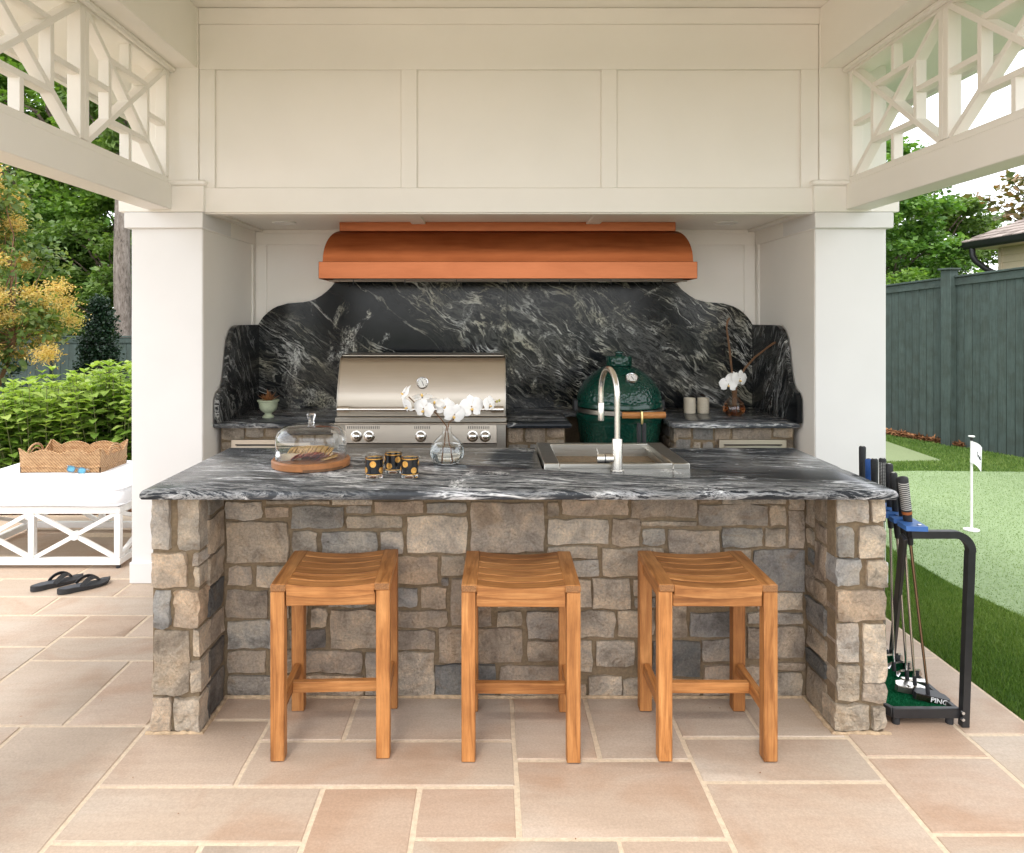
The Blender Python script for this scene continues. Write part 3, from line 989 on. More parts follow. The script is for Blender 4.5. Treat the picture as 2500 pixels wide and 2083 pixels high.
# bay: ceiling, battens, crown boards, back wall
pbox('bay_ceiling', -2.09, YF + .112, 2.187, mir(-2.09), YB + .1, 2.24)
pbox('lintel', -1.70, YF + .012, 2.165, mir(-1.70), YF + .112, 2.19, bev=.002)
for a in (-.515, .632):
    pbox('ceiling_batten', a, YF + .113, 2.172, a + .09, YB - .02, 2.1865, bev=.002)
both('ceiling_batten', XL + .012, YF + .113, 2.172, XL + .07, YB - .02, 2.1865, bev=.002)
bw = pbox('back_wall', -2.09, YB, 0, mir(-2.09), YB + .1, 2.187)
both('frame_board', XL + .012, YB - .014, .9, -1.598, YB, 2.078, bev=.002, parent=bw)
pbox('frame_board', XL + .012, YB - .014, 2.078, mir(XL + .012), YB, 2.172, bev=.002, parent=bw)
pbox('cornice', XL + .07, YB - .03, 2.16, mir(XL + .07), YB - .014, 2.1865, bev=.003, parent=bw)
for x in (-1.361, 1.56):
    lamp = MB()
    lamp.lathe([(.078, 2.1868), (.080, 2.180), (.066, 2.178), (.060, 2.184)], 28, (x, 4.84, 0))
    dl = lamp.build('downlight', 'white_metal', pav)
    MB().lathe([(.059, 2.1845), (.0585, 2.1825)], 28, (x, 4.84, 0)).build('diffuser', 'emitter', dl)
# hipped roof above everything
rf = MB()
xa, xb, y0, y1 = -2.66, mir(-2.66), .77, 5.74
rf.add([(xa, y0, 3.19), (xb, y0, 3.19), (xb, y1, 3.19), (xa, y1, 3.19), (XC - .1, 2.9, 4.6), (XC + .1, 3.2, 4.6)],
       [(0, 1, 5, 4), (1, 2, 5), (2, 3, 4, 5), (3, 0, 4)])
rf.build('roof', 'shingle', pav, smooth=0)
pbox('front_header', -2.02, 1.20, 3.03, mir(-2.02), 1.34, 3.372)
pbox('rear_closure', -2.09, YB + .1, 2.187, mir(-2.09), YB + .2, 3.2)

# ------------------------------------------------------------------ rubble stones
PAL = [(.36, .305, .24), (.33, .28, .22), (.31, .275, .235), (.28, .26, .23), (.34, .275, .21), (.31, .245, .185), (.24, .23, .215), (.38, .325, .26), (.30, .25, .20), (.34, .295, .24), (.32, .265, .205)]
DARK = [(.14, .14, .135), (.12, .12, .115), (.16, .145, .13)]
from mathutils import noise as mnoise
def stone_mesh(u0, v0, u1, v1, place, proud, depth, rough=.006, cell=.034):
    """place(u, v, d): world point on a wall plane, d out of it; split faces, nearly square arrises"""
    m = MB()
    w, h = u1 - u0, v1 - v0
    nu = max(3, min(9, int(w / cell)))
    nv = max(3, min(8, int(h / cell)))
    jit = min(.004, .06 * min(w, h))
    ph = [random.uniform(0, 6.28) for _ in range(4)]
    sd = random.uniform(0, 99)
    tu, tv = random.uniform(-rough, rough) * .8, random.uniform(-rough, rough) * .8
    P = []
    for j in range(nv + 1):
        for i in range(nu + 1):
            eu, ev = i in (0, nu), j in (0, nv)
            fu, fv = i / nu, j / nv
            u, v = u0 + w * fu, v0 + h * fv
            d = proud + tu * (fu - .5) * 2 + tv * (fv - .5) * 2
            d += rough * 1.5 * mnoise.noise(Vector((u * 11, v * 11, sd))) + rough * 1.1 * mnoise.noise(Vector((u * 34, v * 34, sd)))
            if eu or ev:
                u += (random.uniform(-jit, jit) * .7 + jit * .5 * math.sin(fv * 6 + ph[0])) * eu
                v += (random.uniform(-jit, jit) * .8 + jit * .6 * math.sin(fu * 7 + ph[1])) * ev
                if eu and ev:
                    u += jit * (.45 if i == 0 else -.45)
                    v += jit * (.45 if j == 0 else -.45)
                d = d * .86 - random.uniform(0, .18) * proud
            else:
                u += random.uniform(-.25, .25) * w / nu
                v += random.uniform(-.25, .25) * h / nv
            P.append((u, v, max(d, .003)))
    n1 = nu + 1
    ring = list(range(n1)) + [j * n1 + nu for j in range(1, nv + 1)] + [nv * n1 + i for i in range(nu - 1, -1, -1)] + [j * n1 for j in range(nv - 1, 0, -1)]
    back = len(P)
    P += [(P[r][0], P[r][1], -depth) for r in ring]
    m.v = [tuple(place(*p)) for p in P]
    for j in range(nv):
        for i in range(nu):
            q = (j * n1 + i, j * n1 + i + 1, (j + 1) * n1 + i + 1, (j + 1) * n1 + i)
            m.f += [(q[0], q[1], q[2]), (q[0], q[2], q[3])] if (i * 7 + j * 3 + int(sd)) % 2 else [(q[0], q[1], q[3]), (q[1], q[2], q[3])]
    k = len(ring)
    m.f += [(ring[i], ring[(i + 1) % k], back + (i + 1) % k, back + i) for i in range(k)]
    return m
def lay(stones, place, parent, proud=(.010, .022), depth=.02, dark=.1, tone=1.0, rough=.005, smooth=9, cell=.034):
    for (a, b, c, d) in stones:
        a, b, c, d = a / 1000, b / 1000, c / 1000, d / 1000
        col = random.choice(DARK) if random.random() < dark * (2.4 if b < .2 else .7) else random.choice(PAL)
        k = tone * random.uniform(.82, 1.2)
        o = stone_mesh(a, b, c, d, place, random.uniform(*proud), depth, rough, cell).build('stone', 'stone', parent, smooth=smooth)
        o.color = (col[0] * k, col[1] * k, col[2] * k, 1)

RECESS=[(-1080,726,-933,796),(-915,788,-657,803),(-918,733,-825,776),(-812,691,-599,778),(-646,785,-483,805),(-588,750,-487,779),(-472,750,-273,800),(-258,752,-97,794),(-585,692,-360,738),(-338,589,-95,738),(-1078,549,-825,716),(-809,588,-708,675),(-688,586,-461,675),(-445,588,-356,675),(-1071,455,-975,530),(-954,451,-824,533),(-1080,322,-910,433),(-1071,201,-831,310),(-1072,100,-920,187),(-1071,8,-882,85),(-900,100,-780,187),(-730,285,-668,363),(-651,199,-463,357),(-817,198,-672,274),(-762,100,-523,187),(-867,6,-518,89),(-509,6,-400,180),(-382,462,-213,573),(-382,368,-296,443),(-284,363,-179,448),(-389,285,-175,352),(-382,196,-226,270),(-383,6,-228,182),(-200,495,-106,575),(-199,457,-170,484),(-79,592,221,794),(236,739,281,795),(236,625,485,726),(236,567,438,615),(261,493,445,556),(286,368,413,478),(-159,291,4,483),(30,290,130,349),(152,239,326,349),(-208,140,132,279),(152,145,316,229),(326,105,418,229),(-226,6,23,132),(40,6,306,125),(296,744,564,806),(577,734,845,808),(858,794,935,808),(950,789,1211,808),(853,699,1136,785),(1143,702,1209,784),(1223,764,1285,806),(1223,610,1285,759),(500,616,612,726),(619,698,843,718),(625,620,716,686),(731,572,937,682),(949,612,1114,689),(1123,615,1209,687),(460,495,715,606),(957,562,1066,601),(1079,431,1285,601),(421,360,574,482),(586,411,686,478),(591,363,676,401),(338,242,511,349),(524,247,671,354),(682,244,803,398),(1094,356,1278,426),(1054,299,1278,344),(818,247,1027,344),(1054,156,1285,286),(867,145,1039,232),(432,127,592,228),(666,85,858,228),(604,95,656,224),(403,6,539,85),(542,6,686,75),(696,6,858,70),(872,6,1034,127),(1039,6,1124,127),(1133,110,1285,140),(1133,6,1275,97),(318,8,392,52),(-447,203,-403,262),(-447,278,-403,382),(-807,293,-748,382),(-897,323,-823,412),(-657,368,-493,457),(33,368,167,412),(183,368,272,457),(813,368,962,427),(978,368,1022,442),(1053,368,1082,412),(-732,383,-673,442),(-807,398,-748,457),(-447,398,-403,457),(708,413,797,472),(33,428,167,472),(813,443,932,532),(-732,458,-673,502),(978,458,1022,532),(-807,473,-748,532),(-657,473,-568,532),(-552,473,-493,562),(-447,473,-403,577),(33,488,242,547),(738,488,797,562),(-87,503,17,577),(1038,503,1067,547),(-732,518,-673,562),(-807,548,-748,577),(-1077,818,-973,877),(-957,818,-883,877),(-867,818,-673,877),(-657,818,-418,877),(-402,818,-298,877),(-282,818,-223,877),(-207,818,-103,877),(-87,818,122,877),(138,818,197,877),(213,818,317,877),(333,818,422,877),(438,818,512,877),(528,818,557,877),(1233,818,1277,877),(573,833,797,877),(813,833,1007,877),(1023,833,1172,877),(1188,833,1217,877)]
PILLAR_L=[(-1263,686,-1194,877),(-1166,681,-1084,877),(-1264,542,-1132,669),(-1106,627,-1083,669),(-1106,545,-1083,619),(-1253,395,-1194,530),(-1180,395,-1083,532),(-1254,146,-1125,379),(-1110,286,-1081,385),(-1116,150,-1081,266),(-1259,4,-1191,132),(-1180,4,-1081,131)]
PILLAR_R=[(1296,786,1409,877),(1420,789,1476,877),(1296,659,1353,769),(1377,654,1477,770),(1288,549,1380,649),(1407,545,1480,643),(1294,422,1475,531),(1294,268,1375,408),(1393,189,1480,403),(1294,119,1375,254),(1391,114,1476,184),(1286,8,1415,105),(1426,16,1476,97)]
INNER_L=[(2808,8,2972,142),(2808,158,2972,262),(2808,278,2972,382),(2808,398,2972,502),(2808,518,2972,622),(2808,638,2972,772),(2808,788,2972,877)]
INNER_R=[(2808,8,2972,142),(2808,158,2972,217),(2808,233,2972,307),(2808,323,2972,427),(2808,443,2897,517),(2913,443,2972,547),(2808,533,2897,667),(2913,563,2972,622),(2913,638,2972,697),(2808,683,2897,742),(2913,713,2972,877),(2808,758,2897,877)]
OUTER=[(2808,8,3062,82),(3078,8,3287,97),(3303,8,3557,127),(2808,98,2987,202),(3003,98,3062,157),(3078,113,3272,217),(3303,143,3422,232),(3438,143,3557,247),(3003,173,3062,307),(2808,218,2987,277),(3078,233,3272,322),(3303,248,3422,352),(3438,263,3557,322),(2808,293,2912,412),(2928,293,2987,397),(3003,323,3062,457),(3078,338,3287,397),(3438,338,3557,412),(3303,368,3422,502),(2928,413,2987,547),(3078,413,3197,547),(3213,413,3287,487),(2808,428,2912,517),(3438,428,3557,562),(3003,473,3062,532),(3213,503,3287,607),(3303,518,3422,637),(2808,533,2912,592),(3003,548,3062,682),(2928,563,2987,682),(3078,563,3197,682),(3438,578,3557,682),(2808,608,2912,742),(3213,623,3287,757),(3303,653,3422,787),(2928,698,3167,817),(3438,698,3557,787),(2808,758,2912,877),(3213,773,3287,877),(3303,803,3557,877),(2928,833,3122,877),(3138,833,3167,877)]
BACK_A=[(-1652,458,-1503,517),(-1487,458,-1383,517),(-1367,458,-1233,502),(-1217,458,-1158,502),(-1142,458,-933,517),(-1367,518,-1158,577),(-1652,533,-1383,577),(-1142,533,-933,577),(-1652,593,-1473,652),(-1457,593,-1233,652),(-1217,593,-1128,652),(-1112,593,-933,652),(-1652,668,-1458,727),(-1442,668,-1323,727),(-1307,668,-1158,727),(-1142,668,-933,727),(-1652,743,-1518,787),(-1502,743,-1368,802),(-1352,743,-1083,802),(-1067,743,-933,787),(-1652,803,-1518,877),(-1067,803,-933,877),(-1502,818,-1398,877),(-1382,818,-1173,877),(-1157,818,-1083,877)]
BACK_B=[(113,458,247,502),(263,458,337,517),(353,458,457,517),(113,518,247,562),(263,533,337,577),(353,533,457,592),(113,578,247,637),(263,593,337,637),(353,608,457,667),(113,653,187,712),(203,653,337,712),(353,683,457,727),(113,728,232,772),(248,728,322,772),(353,743,457,802),(113,788,202,877),(218,788,337,877),(353,818,457,877)]
BACK_C=[(1148,458,1402,517),(1418,458,1597,517),(1613,458,1867,517),(1148,533,1312,577),(1328,533,1567,577),(1583,533,1657,577),(1673,533,1867,577),(1148,593,1297,652),(1313,593,1567,637),(1583,593,1732,637),(1748,593,1867,652),(1313,653,1372,712),(1388,653,1477,697),(1493,653,1732,712),(1148,668,1252,727),(1268,668,1297,727),(1748,668,1867,727),(1388,713,1477,772),(1313,728,1372,787),(1493,728,1642,787),(1658,728,1732,787),(1148,743,1237,802),(1253,743,1297,787),(1748,743,1867,802),(1388,788,1477,877),(1253,803,1372,877),(1493,803,1732,877),(1148,818,1237,877),(1748,818,1867,877)]
NICHE=[(4508,458,4747,517),(4763,458,5017,517),(5033,458,5092,517),(4508,533,4702,592),(4718,533,4987,577),(5003,533,5092,592),(4718,593,4882,652),(4898,593,4987,637),(4508,608,4612,652),(4628,608,4702,667),(5003,608,5092,652),(4898,653,4987,712),(4508,668,4612,712),(4718,668,4882,727),(5003,668,5092,712),(4628,683,4702,727),(4508,728,4612,772),(4898,728,5032,787),(5048,728,5092,787),(4628,743,4747,787),(4763,743,4882,787),(4508,788,4612,877),(4628,803,4852,877),(4868,803,4987,877),(5003,803,5092,877)]

island = thing('kitchen_island', 'rubble stone bar island with grey veined granite top behind three stools', 'kitchen island', (.105, 3.15, 0))
IX0, IX1, IYF, IYB = -1.262, 1.473, 2.740, 3.572
MB().box(IX0, IYF, 0, -1.089, IYB, .878).build('mortar_pier', 'mortar', island, smooth=0)
MB().box(1.294, IYF, 0, IX1, IYB, .878).build('mortar_pier', 'mortar', island, smooth=0)
MB().box(-1.089, 2.998, 0, 1.294, IYB, .876).build('mortar_wall', 'mortar', island, smooth=0)
fil = MB()                                                  # sandy mortar fillet where the stone meets the paving
for a, b in (((-1.085, 2.985), (1.29, 2.985)), ((-1.28, 2.725), (-1.07, 2.725)), ((1.28, 2.725), (1.49, 2.725)), ((-1.075, 2.72), (-1.075, 2.99)), ((1.28, 2.72), (1.28, 2.99))):
    n = 14
    fil.tube([(a[0] + (b[0] - a[0]) * k / n + random.uniform(-.003, .003), a[1] + (b[1] - a[1]) * k / n + random.uniform(-.003, .003), 0) for k in range(n + 1)], [random.uniform(.006, .013) for _ in range(n + 1)], 6)
fil.build('mortar_fillet', 'fillet', island)
lay(RECESS, lambda u, v, d: (u, 2.998 - d, v), island, (.011, .018), .02, .06, 1.75, .0045, 9)
lay(PILLAR_L, lambda u, v, d: (u, IYF - d, v), island, (.015, .023), .09, .0, 1.75, .0095, 7, .022)
lay(PILLAR_R, lambda u, v, d: (u, IYF - d, v), island, (.015, .023), .09, .0, 1.75, .0095, 7, .022)
lay(INNER_L, lambda u, v, d: (-1.089 + d, u, v), island, (.008, .016), .02, .12, 1.3)
lay(INNER_R, lambda u, v, d: (1.294 - d, u, v), island, (.008, .016), .02, .12, 1.3)
lay(OUTER, lambda u, v, d: (IX0 - d, u, v), island, (.008, .018), .02, .08)
lay(OUTER, lambda u, v, d: (IX1 + d, u, v), island, (.008, .018), .02, .08)

def counter(name, mat, parent, poly, z0, z1, nose, cut=None):
    """stone slab with a rounded, slightly chiselled nose; poly runs anticlockwise"""
    m = MB()
    n = len(poly)
    cx, cy = sum(p[0] for p in poly) / n, sum(p[1] for p in poly) / n
    steps = [(0.0, z0, ), (.35, z0), (1, z0 + (z1 - z0) * .3), (.92, z0 + (z1 - z0) * .66), (.5, z1 - .004), (0, z1)]
    pts = []
    for i in range(n):
        a, b = poly[i], poly[(i + 1) % n]
        L = math.hypot(b[0] - a[0], b[1] - a[1])
        k = max(1, int(L / .05))
        for q in range(k):
            pts.append((a[0] + (b[0] - a[0]) * q / k, a[1] + (b[1] - a[1]) * q / k, (b[1] - a[1]) / L, -(b[0] - a[0]) / L, q == 0, i))
    N = len(pts)
    vs = []
    jit = [random.uniform(-.0007, .0007) for _ in range(N)]
    for (t, z) in steps:
        for i, (x, y, nx_, ny_, cnr, e) in enumerate(pts):
            ox, oy = nx_, ny_
            if cnr:
                a, b, c = poly[e - 1], poly[e], poly[(e + 1) % n]
                L0 = math.hypot(b[0] - a[0], b[1] - a[1])
                ox, oy = ox + (b[1] - a[1]) / L0, oy - (b[0] - a[0]) / L0
            d = -nose * (1 - t) + jit[i] * (0 if t == 0 else 1)
            vs.append((x + ox * d, y + oy * d, z))
    fs = [(s * N + i, s * N + (i + 1) % N, (s + 1) * N + (i + 1) % N, (s + 1) * N + i) for s in range(len(steps) - 1) for i in range(N)]
    fs += [tuple(range(N)), tuple(range((len(steps) - 1) * N, len(steps) * N))]
    m.add(vs, fs)
    return m.build(name, mat, parent, smooth=50)
# the top is cut round the sink
CT0, CT1 = .879, .914
counter('countertop', 'granite_top', island, [(-1.286, 2.679), (1.496, 2.679), (1.496, 3.082), (1.496, 3.597), (.846, 3.597), (.846, 3.082), (.226, 3.082), (.226, 3.597), (-1.286, 3.597)], CT0 + .002, CT1, .009)
MB().box(.15, 3.0, .55, .92, 3.57, .874).build('sink_cabinet', 'dark_void', island)

# ------------------------------------------------------------------ back counter with granite splash
back = thing('back_counter', 'black granite back counter and scalloped splash with stone base in the bay', 'counter', (.11, 4.85, 0))
for nm, x0, x1 in (('BACK_A', -1.66, -.93), ('BACK_B', .105, .462), ('BACK_C', 1.14, 1.872)):
    MB().box(x0, 4.516, 0, x1, YB - .002, .882).build('mortar_core', 'mortar', back, smooth=0)
hole = lambda r, x0, x1: not (r[0] < x1 * 1000 and r[2] > x0 * 1000 and r[1] < 850 and r[3] < 845)
front = lambda u, v, d: (u, 4.516 - d, v)
LA = [r for r in BACK_A if hole(r, -1.60, -1.12) or r[3] > 835]
LC = [r for r in BACK_C if hole(r, 1.39, 1.83) or r[3] > 835]
lay(BACK_A, front, back, (.008, .016), .02, .02, 1.15)
lay(BACK_B, front, back, (.008, .016), .02, .02, 1.25)
lay(BACK_C, front, back, (.008, .016), .02, .02, 1.15)
lay(NICHE, lambda u, v, d: (1.14 - d, u, v), back, (.006, .012), .02, .05)
MB().box(.462, YB - .12, 0, 1.14, YB - .002, .87).build('mortar_core', 'mortar', back, smooth=0)
MB().box(.464, 4.56, 0, 1.138, YB - .121, .42).build('kamado_shelf', 'stone', back, smooth=0).color = (.2, .17, .14, 1)
counter('countertop', 'granite_top', back, [(-1.686, 4.45), (-.94, 4.45), (-.94, YB - .032), (-1.686, YB - .032)], .882, .914, .010)
counter('countertop', 'granite_top', back, [(.10, 4.45), (.497, 4.45), (.497, 4.98), (1.10, 4.98), (1.10, 4.47), (1.11, 4.45), (1.888, 4.45), (1.888, YB - .032), (.10, YB - .032)], .882, .914, .010)
MB().box(-.94, 4.99, .882, .10, YB - .032, .912).build('countertop', 'granite_top', back)
# splash outlines
curve = [(526.5, 700), (528, 672), (534, 660), (541, 650), (549, 642), (560, 633.5), (570, 628.5), (591, 622.5), (624, 620), (636, 617.5), (648, 613.5), (660, 606.5), (672, 597), (681, 588), (688.5, 578)]
left_edge = [((u - 1005) / 287, 1.54 + (657 - v) / 287) for u, v in curve]
right_edge = [(mir(x) - .002, z) for x, z in left_edge[::-1]]
seam = .122
out = [(XL + .004, .9145)] + [(max(x, XL + .006), z) for x, z in left_edge]
out_l = out + [(seam - .0012, left_edge[-1][1]), (seam - .0012, .9145)]
out_r = [(seam + .0012, .9145), (seam + .0012, left_edge[-1][1])] + right_edge + [(XR - .004, .9145)]
for poly in (out_l, out_r):
    MB().prism(poly, lambda p: (p[0], YB - .0302, p[1]), lambda p: (p[0], YB - .0145 + .014, p[1])).build('backsplash', 'granite_back', back, smooth=30)
ret = [(4.44, .9147), (4.445, 1.06), (4.47, 1.095), (4.535, 1.118), (4.57, 1.16), (4.60, 1.25), (4.625, 1.36), (4.655, 1.43), (4.70, 1.478), (4.75, 1.502), (4.80, 1.508), (YB - .031, 1.508), (YB - .031, .9147)]
MB().prism(ret, lambda p: (XL + .0135, p[0], p[1]), lambda p: (XL + .042, p[0], p[1])).build('side_splash', 'granite_side', back, smooth=30)
MB().prism(ret, lambda p: (XR - .0135, p[0], p[1]), lambda p: (XR - .042, p[0], p[1])).build('side_splash', 'granite_side', back, smooth=30)
# steel access doors let into the stone base
for x0, x1 in ((-1.59, -1.10), (1.405, 1.82)):
    z1 = .808
    dr = MB()
    dr.box(x0, 4.486, .46, x1, 4.51, z1, .003)
    door = dr.build('access_door', 'steel', back)
    box_part('door_leaf', 'steel_dark', door, x0 + .035, 4.478, .48, x1 - .035, 4.4855, z1 - .036, .003)
    gap = MB().box(x0 + .028, 4.4845, z1 - .036, x1 - .028, 4.4858, z1 - .029).build('door_gap', 'dark_void', door)

# ------------------------------------------------------------------ copper hood
hood = thing('range_hood', 'long copper range hood with curved crown above the grill', 'range hood', (.115, 4.97, 1.8))
HX0, HX1, HYF, HYB = -1.10, 1.33, 4.688, YB - .032
hb = MB()
hb.box(HX0, HYF, 1.806, HX1, HYF + .02, 1.916, .003).box(HX0, HYF + .02, 1.806, HX0 + .02, HYB, 1.916, .002).box(HX1 - .02, HYF + .02, 1.806, HX1, HYB, 1.916, .002)
hb.build('hood_band', 'copper_band', hood)
MB().box(HX0 + .02, HYF + .02, 1.9, HX1 - .02, HYB, 1.914).build('band_top', 'copper_band', hood)
d = MB()
prof = [(.0, 1.9165), (.0, 1.928)] + [(.022 + .10 * (1 - math.cos(t * PI / 2)) ** 1.0, 1.928 + .20 * math.sin(t * PI / 2)) for t in [k / 12 for k in range(13)]]
prof[1] = (.020, 1.9166)
prof[0] = (.020, 1.916)
rings = []
for (i, z) in prof:
    rings.append([(HX0 + i, HYB, z), (HX0 + i, HYF + i * 1.15, z), (HX1 - i, HYF + i * 1.15, z), (HX1 - i, HYB, z)])
vs = [p for r in rings for p in r]
fs = [(k * 4 + a, k * 4 + a + 1, k * 4 + a + 5, k * 4 + a + 4) for k in range(len(rings) - 1) for a in range(3)]
d.add(vs, fs)
d.build('hood_crown', 'copper', hood, smooth=50)
box_part('top_band', 'copper_band', hood, HX0 + .108, HYF + .125, 2.126, HX1 - .108, HYB, 2.1868, .003)
u = MB()
u.box(HX0 + .02, HYF + .02, 1.86, HX1 - .02, HYB, 1.87)
u.build('hood_lining', 'dark_void', hood)
MB().box(HX0 + .08, HYF + .06, 1.80, HX1 - .08, HYF + .30, 1.84, .004).build('filter_tray', 'steel_dark', hood)
rl = MB().tube([(HX0 + .06, HYF + .03, 1.794), (HX1 - .06, HYF + .03, 1.794)], .006, 8)
rail = rl.build('hanging_rail', 'steel', hood)
for k in range(7):
    x = HX0 + .22 + k * (HX1 - HX0 - .44) / 6
    MB().tube([(x, HYF + .03, 1.802), (x, HYF + .021, 1.799), (x, HYF + .02, 1.79), (x, HYF + .022, 1.776), (x, HYF + .014, 1.770), (x, HYF + .008, 1.778)], .003, 6).build('hook', 'black_metal', rail)
for x in (-.55, .1, .75):
    MB().lathe([(.03, 1.798), (.028, 1.795)], 16, (x, 4.9, 0)).build('hood_lamp', 'emitter', hood)

# ------------------------------------------------------------------ built-in grill
grill = thing('gas_grill', 'stainless steel built-in gas grill with closed hood and knobs', 'grill', (-.41, 4.6, .8))
GX0, GX1 = -.918, .094
def side(poly, x0, x1, name, mat, parent=grill, smooth=40):
    return MB().prism(poly, lambda p: (x0, p[0], p[1]), lambda p: (x1, p[0], p[1])).build(name, mat, parent, smooth=smooth)
hp = [(4.385, .966), (4.380, 1.06), (4.392, 1.11), (4.43, 1.20), (4.468, 1.275), (4.49, 1.303), (4.52, 1.316), (4.60, 1.322), (4.93, 1.322), (4.97, 1.28), (4.98, .966)]
side(hp, GX0 + .006, GX1 - .006, 'grill_hood', 'steel')
for x in (GX0, GX1 - .006):
    side([(a + (.0 if a > 4.6 else -.004), b + (.003 if b > 1.1 else 0)) for a, b in hp], x, x + .006, 'hood_end_cap', 'steel_dark')
box_part('hood_lip', 'steel_dark', grill, GX0 + .01, 4.50, 1.3175, GX1 - .01, 4.54, 1.327, .003)
hd = MB().tube([(GX0 + .05, 4.325, 1.012), (GX1 - .05, 4.325, 1.012)], .0125, 14)
handle = hd.build('hood_handle', 'satin', grill)
for x in (GX0 + .015, GX1 - .085):
    MB().tube([(x, 4.325, 1.012), (x + .07, 4.325, 1.012)], .0195, 14).build('handle_end', 'satin', handle)
    MB().tube([(x + .035, 4.33, 1.012), (x + .035, 4.384, 1.012)], .010, 10).build('handle_post', 'satin', handle)
box_part('drip_ledge', 'steel_dark', grill, GX0 - .004, 4.345, .932, GX1 + .004, 4.52, .962, .004)
box_part('ledge_strip', 'steel', grill, GX0 - .008, 4.335, .921, GX1 + .008, 4.36, .931, .003)
side([(4.358, .918), (4.348, .81), (4.362, .808), (4.50, .808), (4.50, .918)], GX0 + .055, GX1 - .055, 'control_panel', 'steel')
side([(4.365, .918), (4.356, .60), (4.50, .60), (4.50, .918)], GX0, GX0 + .052, 'side_panel', 'steel_dark')
side([(4.365, .918), (4.356, .60), (4.50, .60), (4.50, .918)], GX1 - .052, GX1, 'side_panel', 'steel_dark')
tray = box_part('drip_tray', 'steel_dark', grill, GX0 + .055, 4.362, .60, GX1 - .055, 4.5, .803, .003)
box_part('tray_pull', 'steel', tray, -.52, 4.356, .775, -.30, 4.3615, .792, .002)
for x in (-.795, -.72, -.412, -.104, -.029):
    kb = MB()
    pr = [(.026, 0), (.0265, .010), (.024, .020), (.018, .027), (.009, .031), (.001, .032)]
    o = MB()
    seg = 20
    vs, fs = [], []
    for (r, h) in pr:
        for k in range(seg):
            a = 2 * PI * k / seg
            vs.append((x + r * math.cos(a), 4.350 - h - .004, .850 + r * math.sin(a)))
    fs = [(i * seg + k, i * seg + (k + 1) % seg, (i + 1) * seg + (k + 1) % seg, (i + 1) * seg + k) for i in range(len(pr) - 1) for k in range(seg)]
    kb.add(vs, fs)
    kn = kb.build('knob', 'chrome', grill)
    bz = MB()
    bz.add([(x + r * math.cos(2 * PI * k / 24), yy, .850 + r * math.sin(2 * PI * k / 24)) for r, yy in ((.034, 4.3525), (.034, 4.345), (.027, 4.343)) for k in range(24)],
           [(i * 24 + k, i * 24 + (k + 1) % 24, (i + 1) * 24 + (k + 1) % 24, (i + 1) * 24 + k) for i in range(2) for k in range(24)])
    bz.build('bezel', 'satin', kn)
    box_part('knob_grip', 'satin', kn, x - .009, 4.309, .845, x + .009, 4.32, .855, .002)
for xs_ in ((-.87, -.66), (-.47, -.355), (-.15, .0)):            # printed scale ticks above the knobs
    tk = MB()
    x = xs_[0] + .02
    while x < xs_[1]:
        tk.box(x, 4.3545, .893, x + .004, 4.3575, .909)
        x += .011
    tk.build('scale_marks', 'print_black', grill, smooth=0)
def gauge(parent, c, r, tilt, oval=1.0):
    rot = Matrix.Rotation(tilt, 3, 'X')
    def disc(pr, name, mat, par):
        seg = 24
        m = MB()
        vs = []
        for (rr, h) in pr:
            for k in range(seg):
                a = 2 * PI * k / seg
                vs.append(Vector(c) + rot @ Vector((rr * math.cos(a) * oval, -h, rr * math.sin(a))))
        fs = [(i * seg + k, i * seg + (k + 1) % seg, (i + 1) * seg + (k + 1) % seg, (i + 1) * seg + k) for i in range(len(pr) - 1) for k in range(seg)]
        fs.append(tuple((len(pr) - 1) * seg + k for k in range(seg)))
        m.add(vs, fs)
        return m.build(name, mat, par)
    gg = disc([(r, -.01), (r, .008), (r * .93, .012), (r * .84, .010), (r * .82, .006)], 'thermometer', 'chrome', parent)
    disc([(r * .8, .0065), (r * .1, .0068)], 'dial', 'dial', gg)
    nn = MB()
    nn.bar(Vector(c) + rot @ Vector((-.12 * r, -.0085, .35 * r)), Vector(c) + rot @ Vector((.25 * r, -.0085, -.5 * r)), .003, .001, rot @ Vector((0, 1, 0)))
    for k in range(9):
        a = R(-40 + k * 32.5)
        nn.bar(Vector(c) + rot @ Vector((math.cos(a) * r * .6, -.008, math.sin(a) * r * .6)), Vector(c) + rot @ Vector((math.cos(a) * r * .75, -.008, math.sin(a) * r * .75)), .0025, .001, rot @ Vector((0, 1, 0)))
    nn.build('needle', 'print_black', gg)
gauge(grill, (-.408, 4.413, 1.160), .038, R(-25))

# ------------------------------------------------------------------ kamado cooker
KX, KY = .835, 4.74
kam = thing('kamado_cooker', 'dimpled dark green ceramic egg shaped cooker in the counter gap', 'kamado cooker', (KX, KY, .42))
MB().lathe([(.14, .425), (.16, .46), (.19, .53), (.222, .62), (.246, .72), (.262, .82), (.27, .89), (.272, .905)], 48, (KX, KY, 0)).build('lower_bowl', 'ceramic', kam)
MB().lathe([(.272, .9055), (.278, .915), (.278, .94), (.270, .95)], 48, (KX, KY, 0)).build('bowl_rim', 'ceramic_plain', kam)
lid = MB().lathe([(.272, 1.022), (.271, 1.045), (.264, 1.075), (.250, 1.105), (.228, 1.14), (.198, 1.172), (.165, 1.20), (.125, 1.226), (.09, 1.241), (.078, 1.245)], 48, (KX, KY, 0)).build('lid', 'ceramic', kam)
MB().lathe([(.268, .985), (.278, .99), (.278, 1.012), (.272, 1.0215)], 48, (KX, KY, 0)).build('lid_rim', 'ceramic_plain', lid)
MB().lathe([(.07, 1.243), (.082, 1.247), (.084, 1.255), (.083, 1.30), (.078, 1.309), (.04, 1.312)], 32, (KX, KY, 0)).build('vent_cap', 'ceramic', lid)
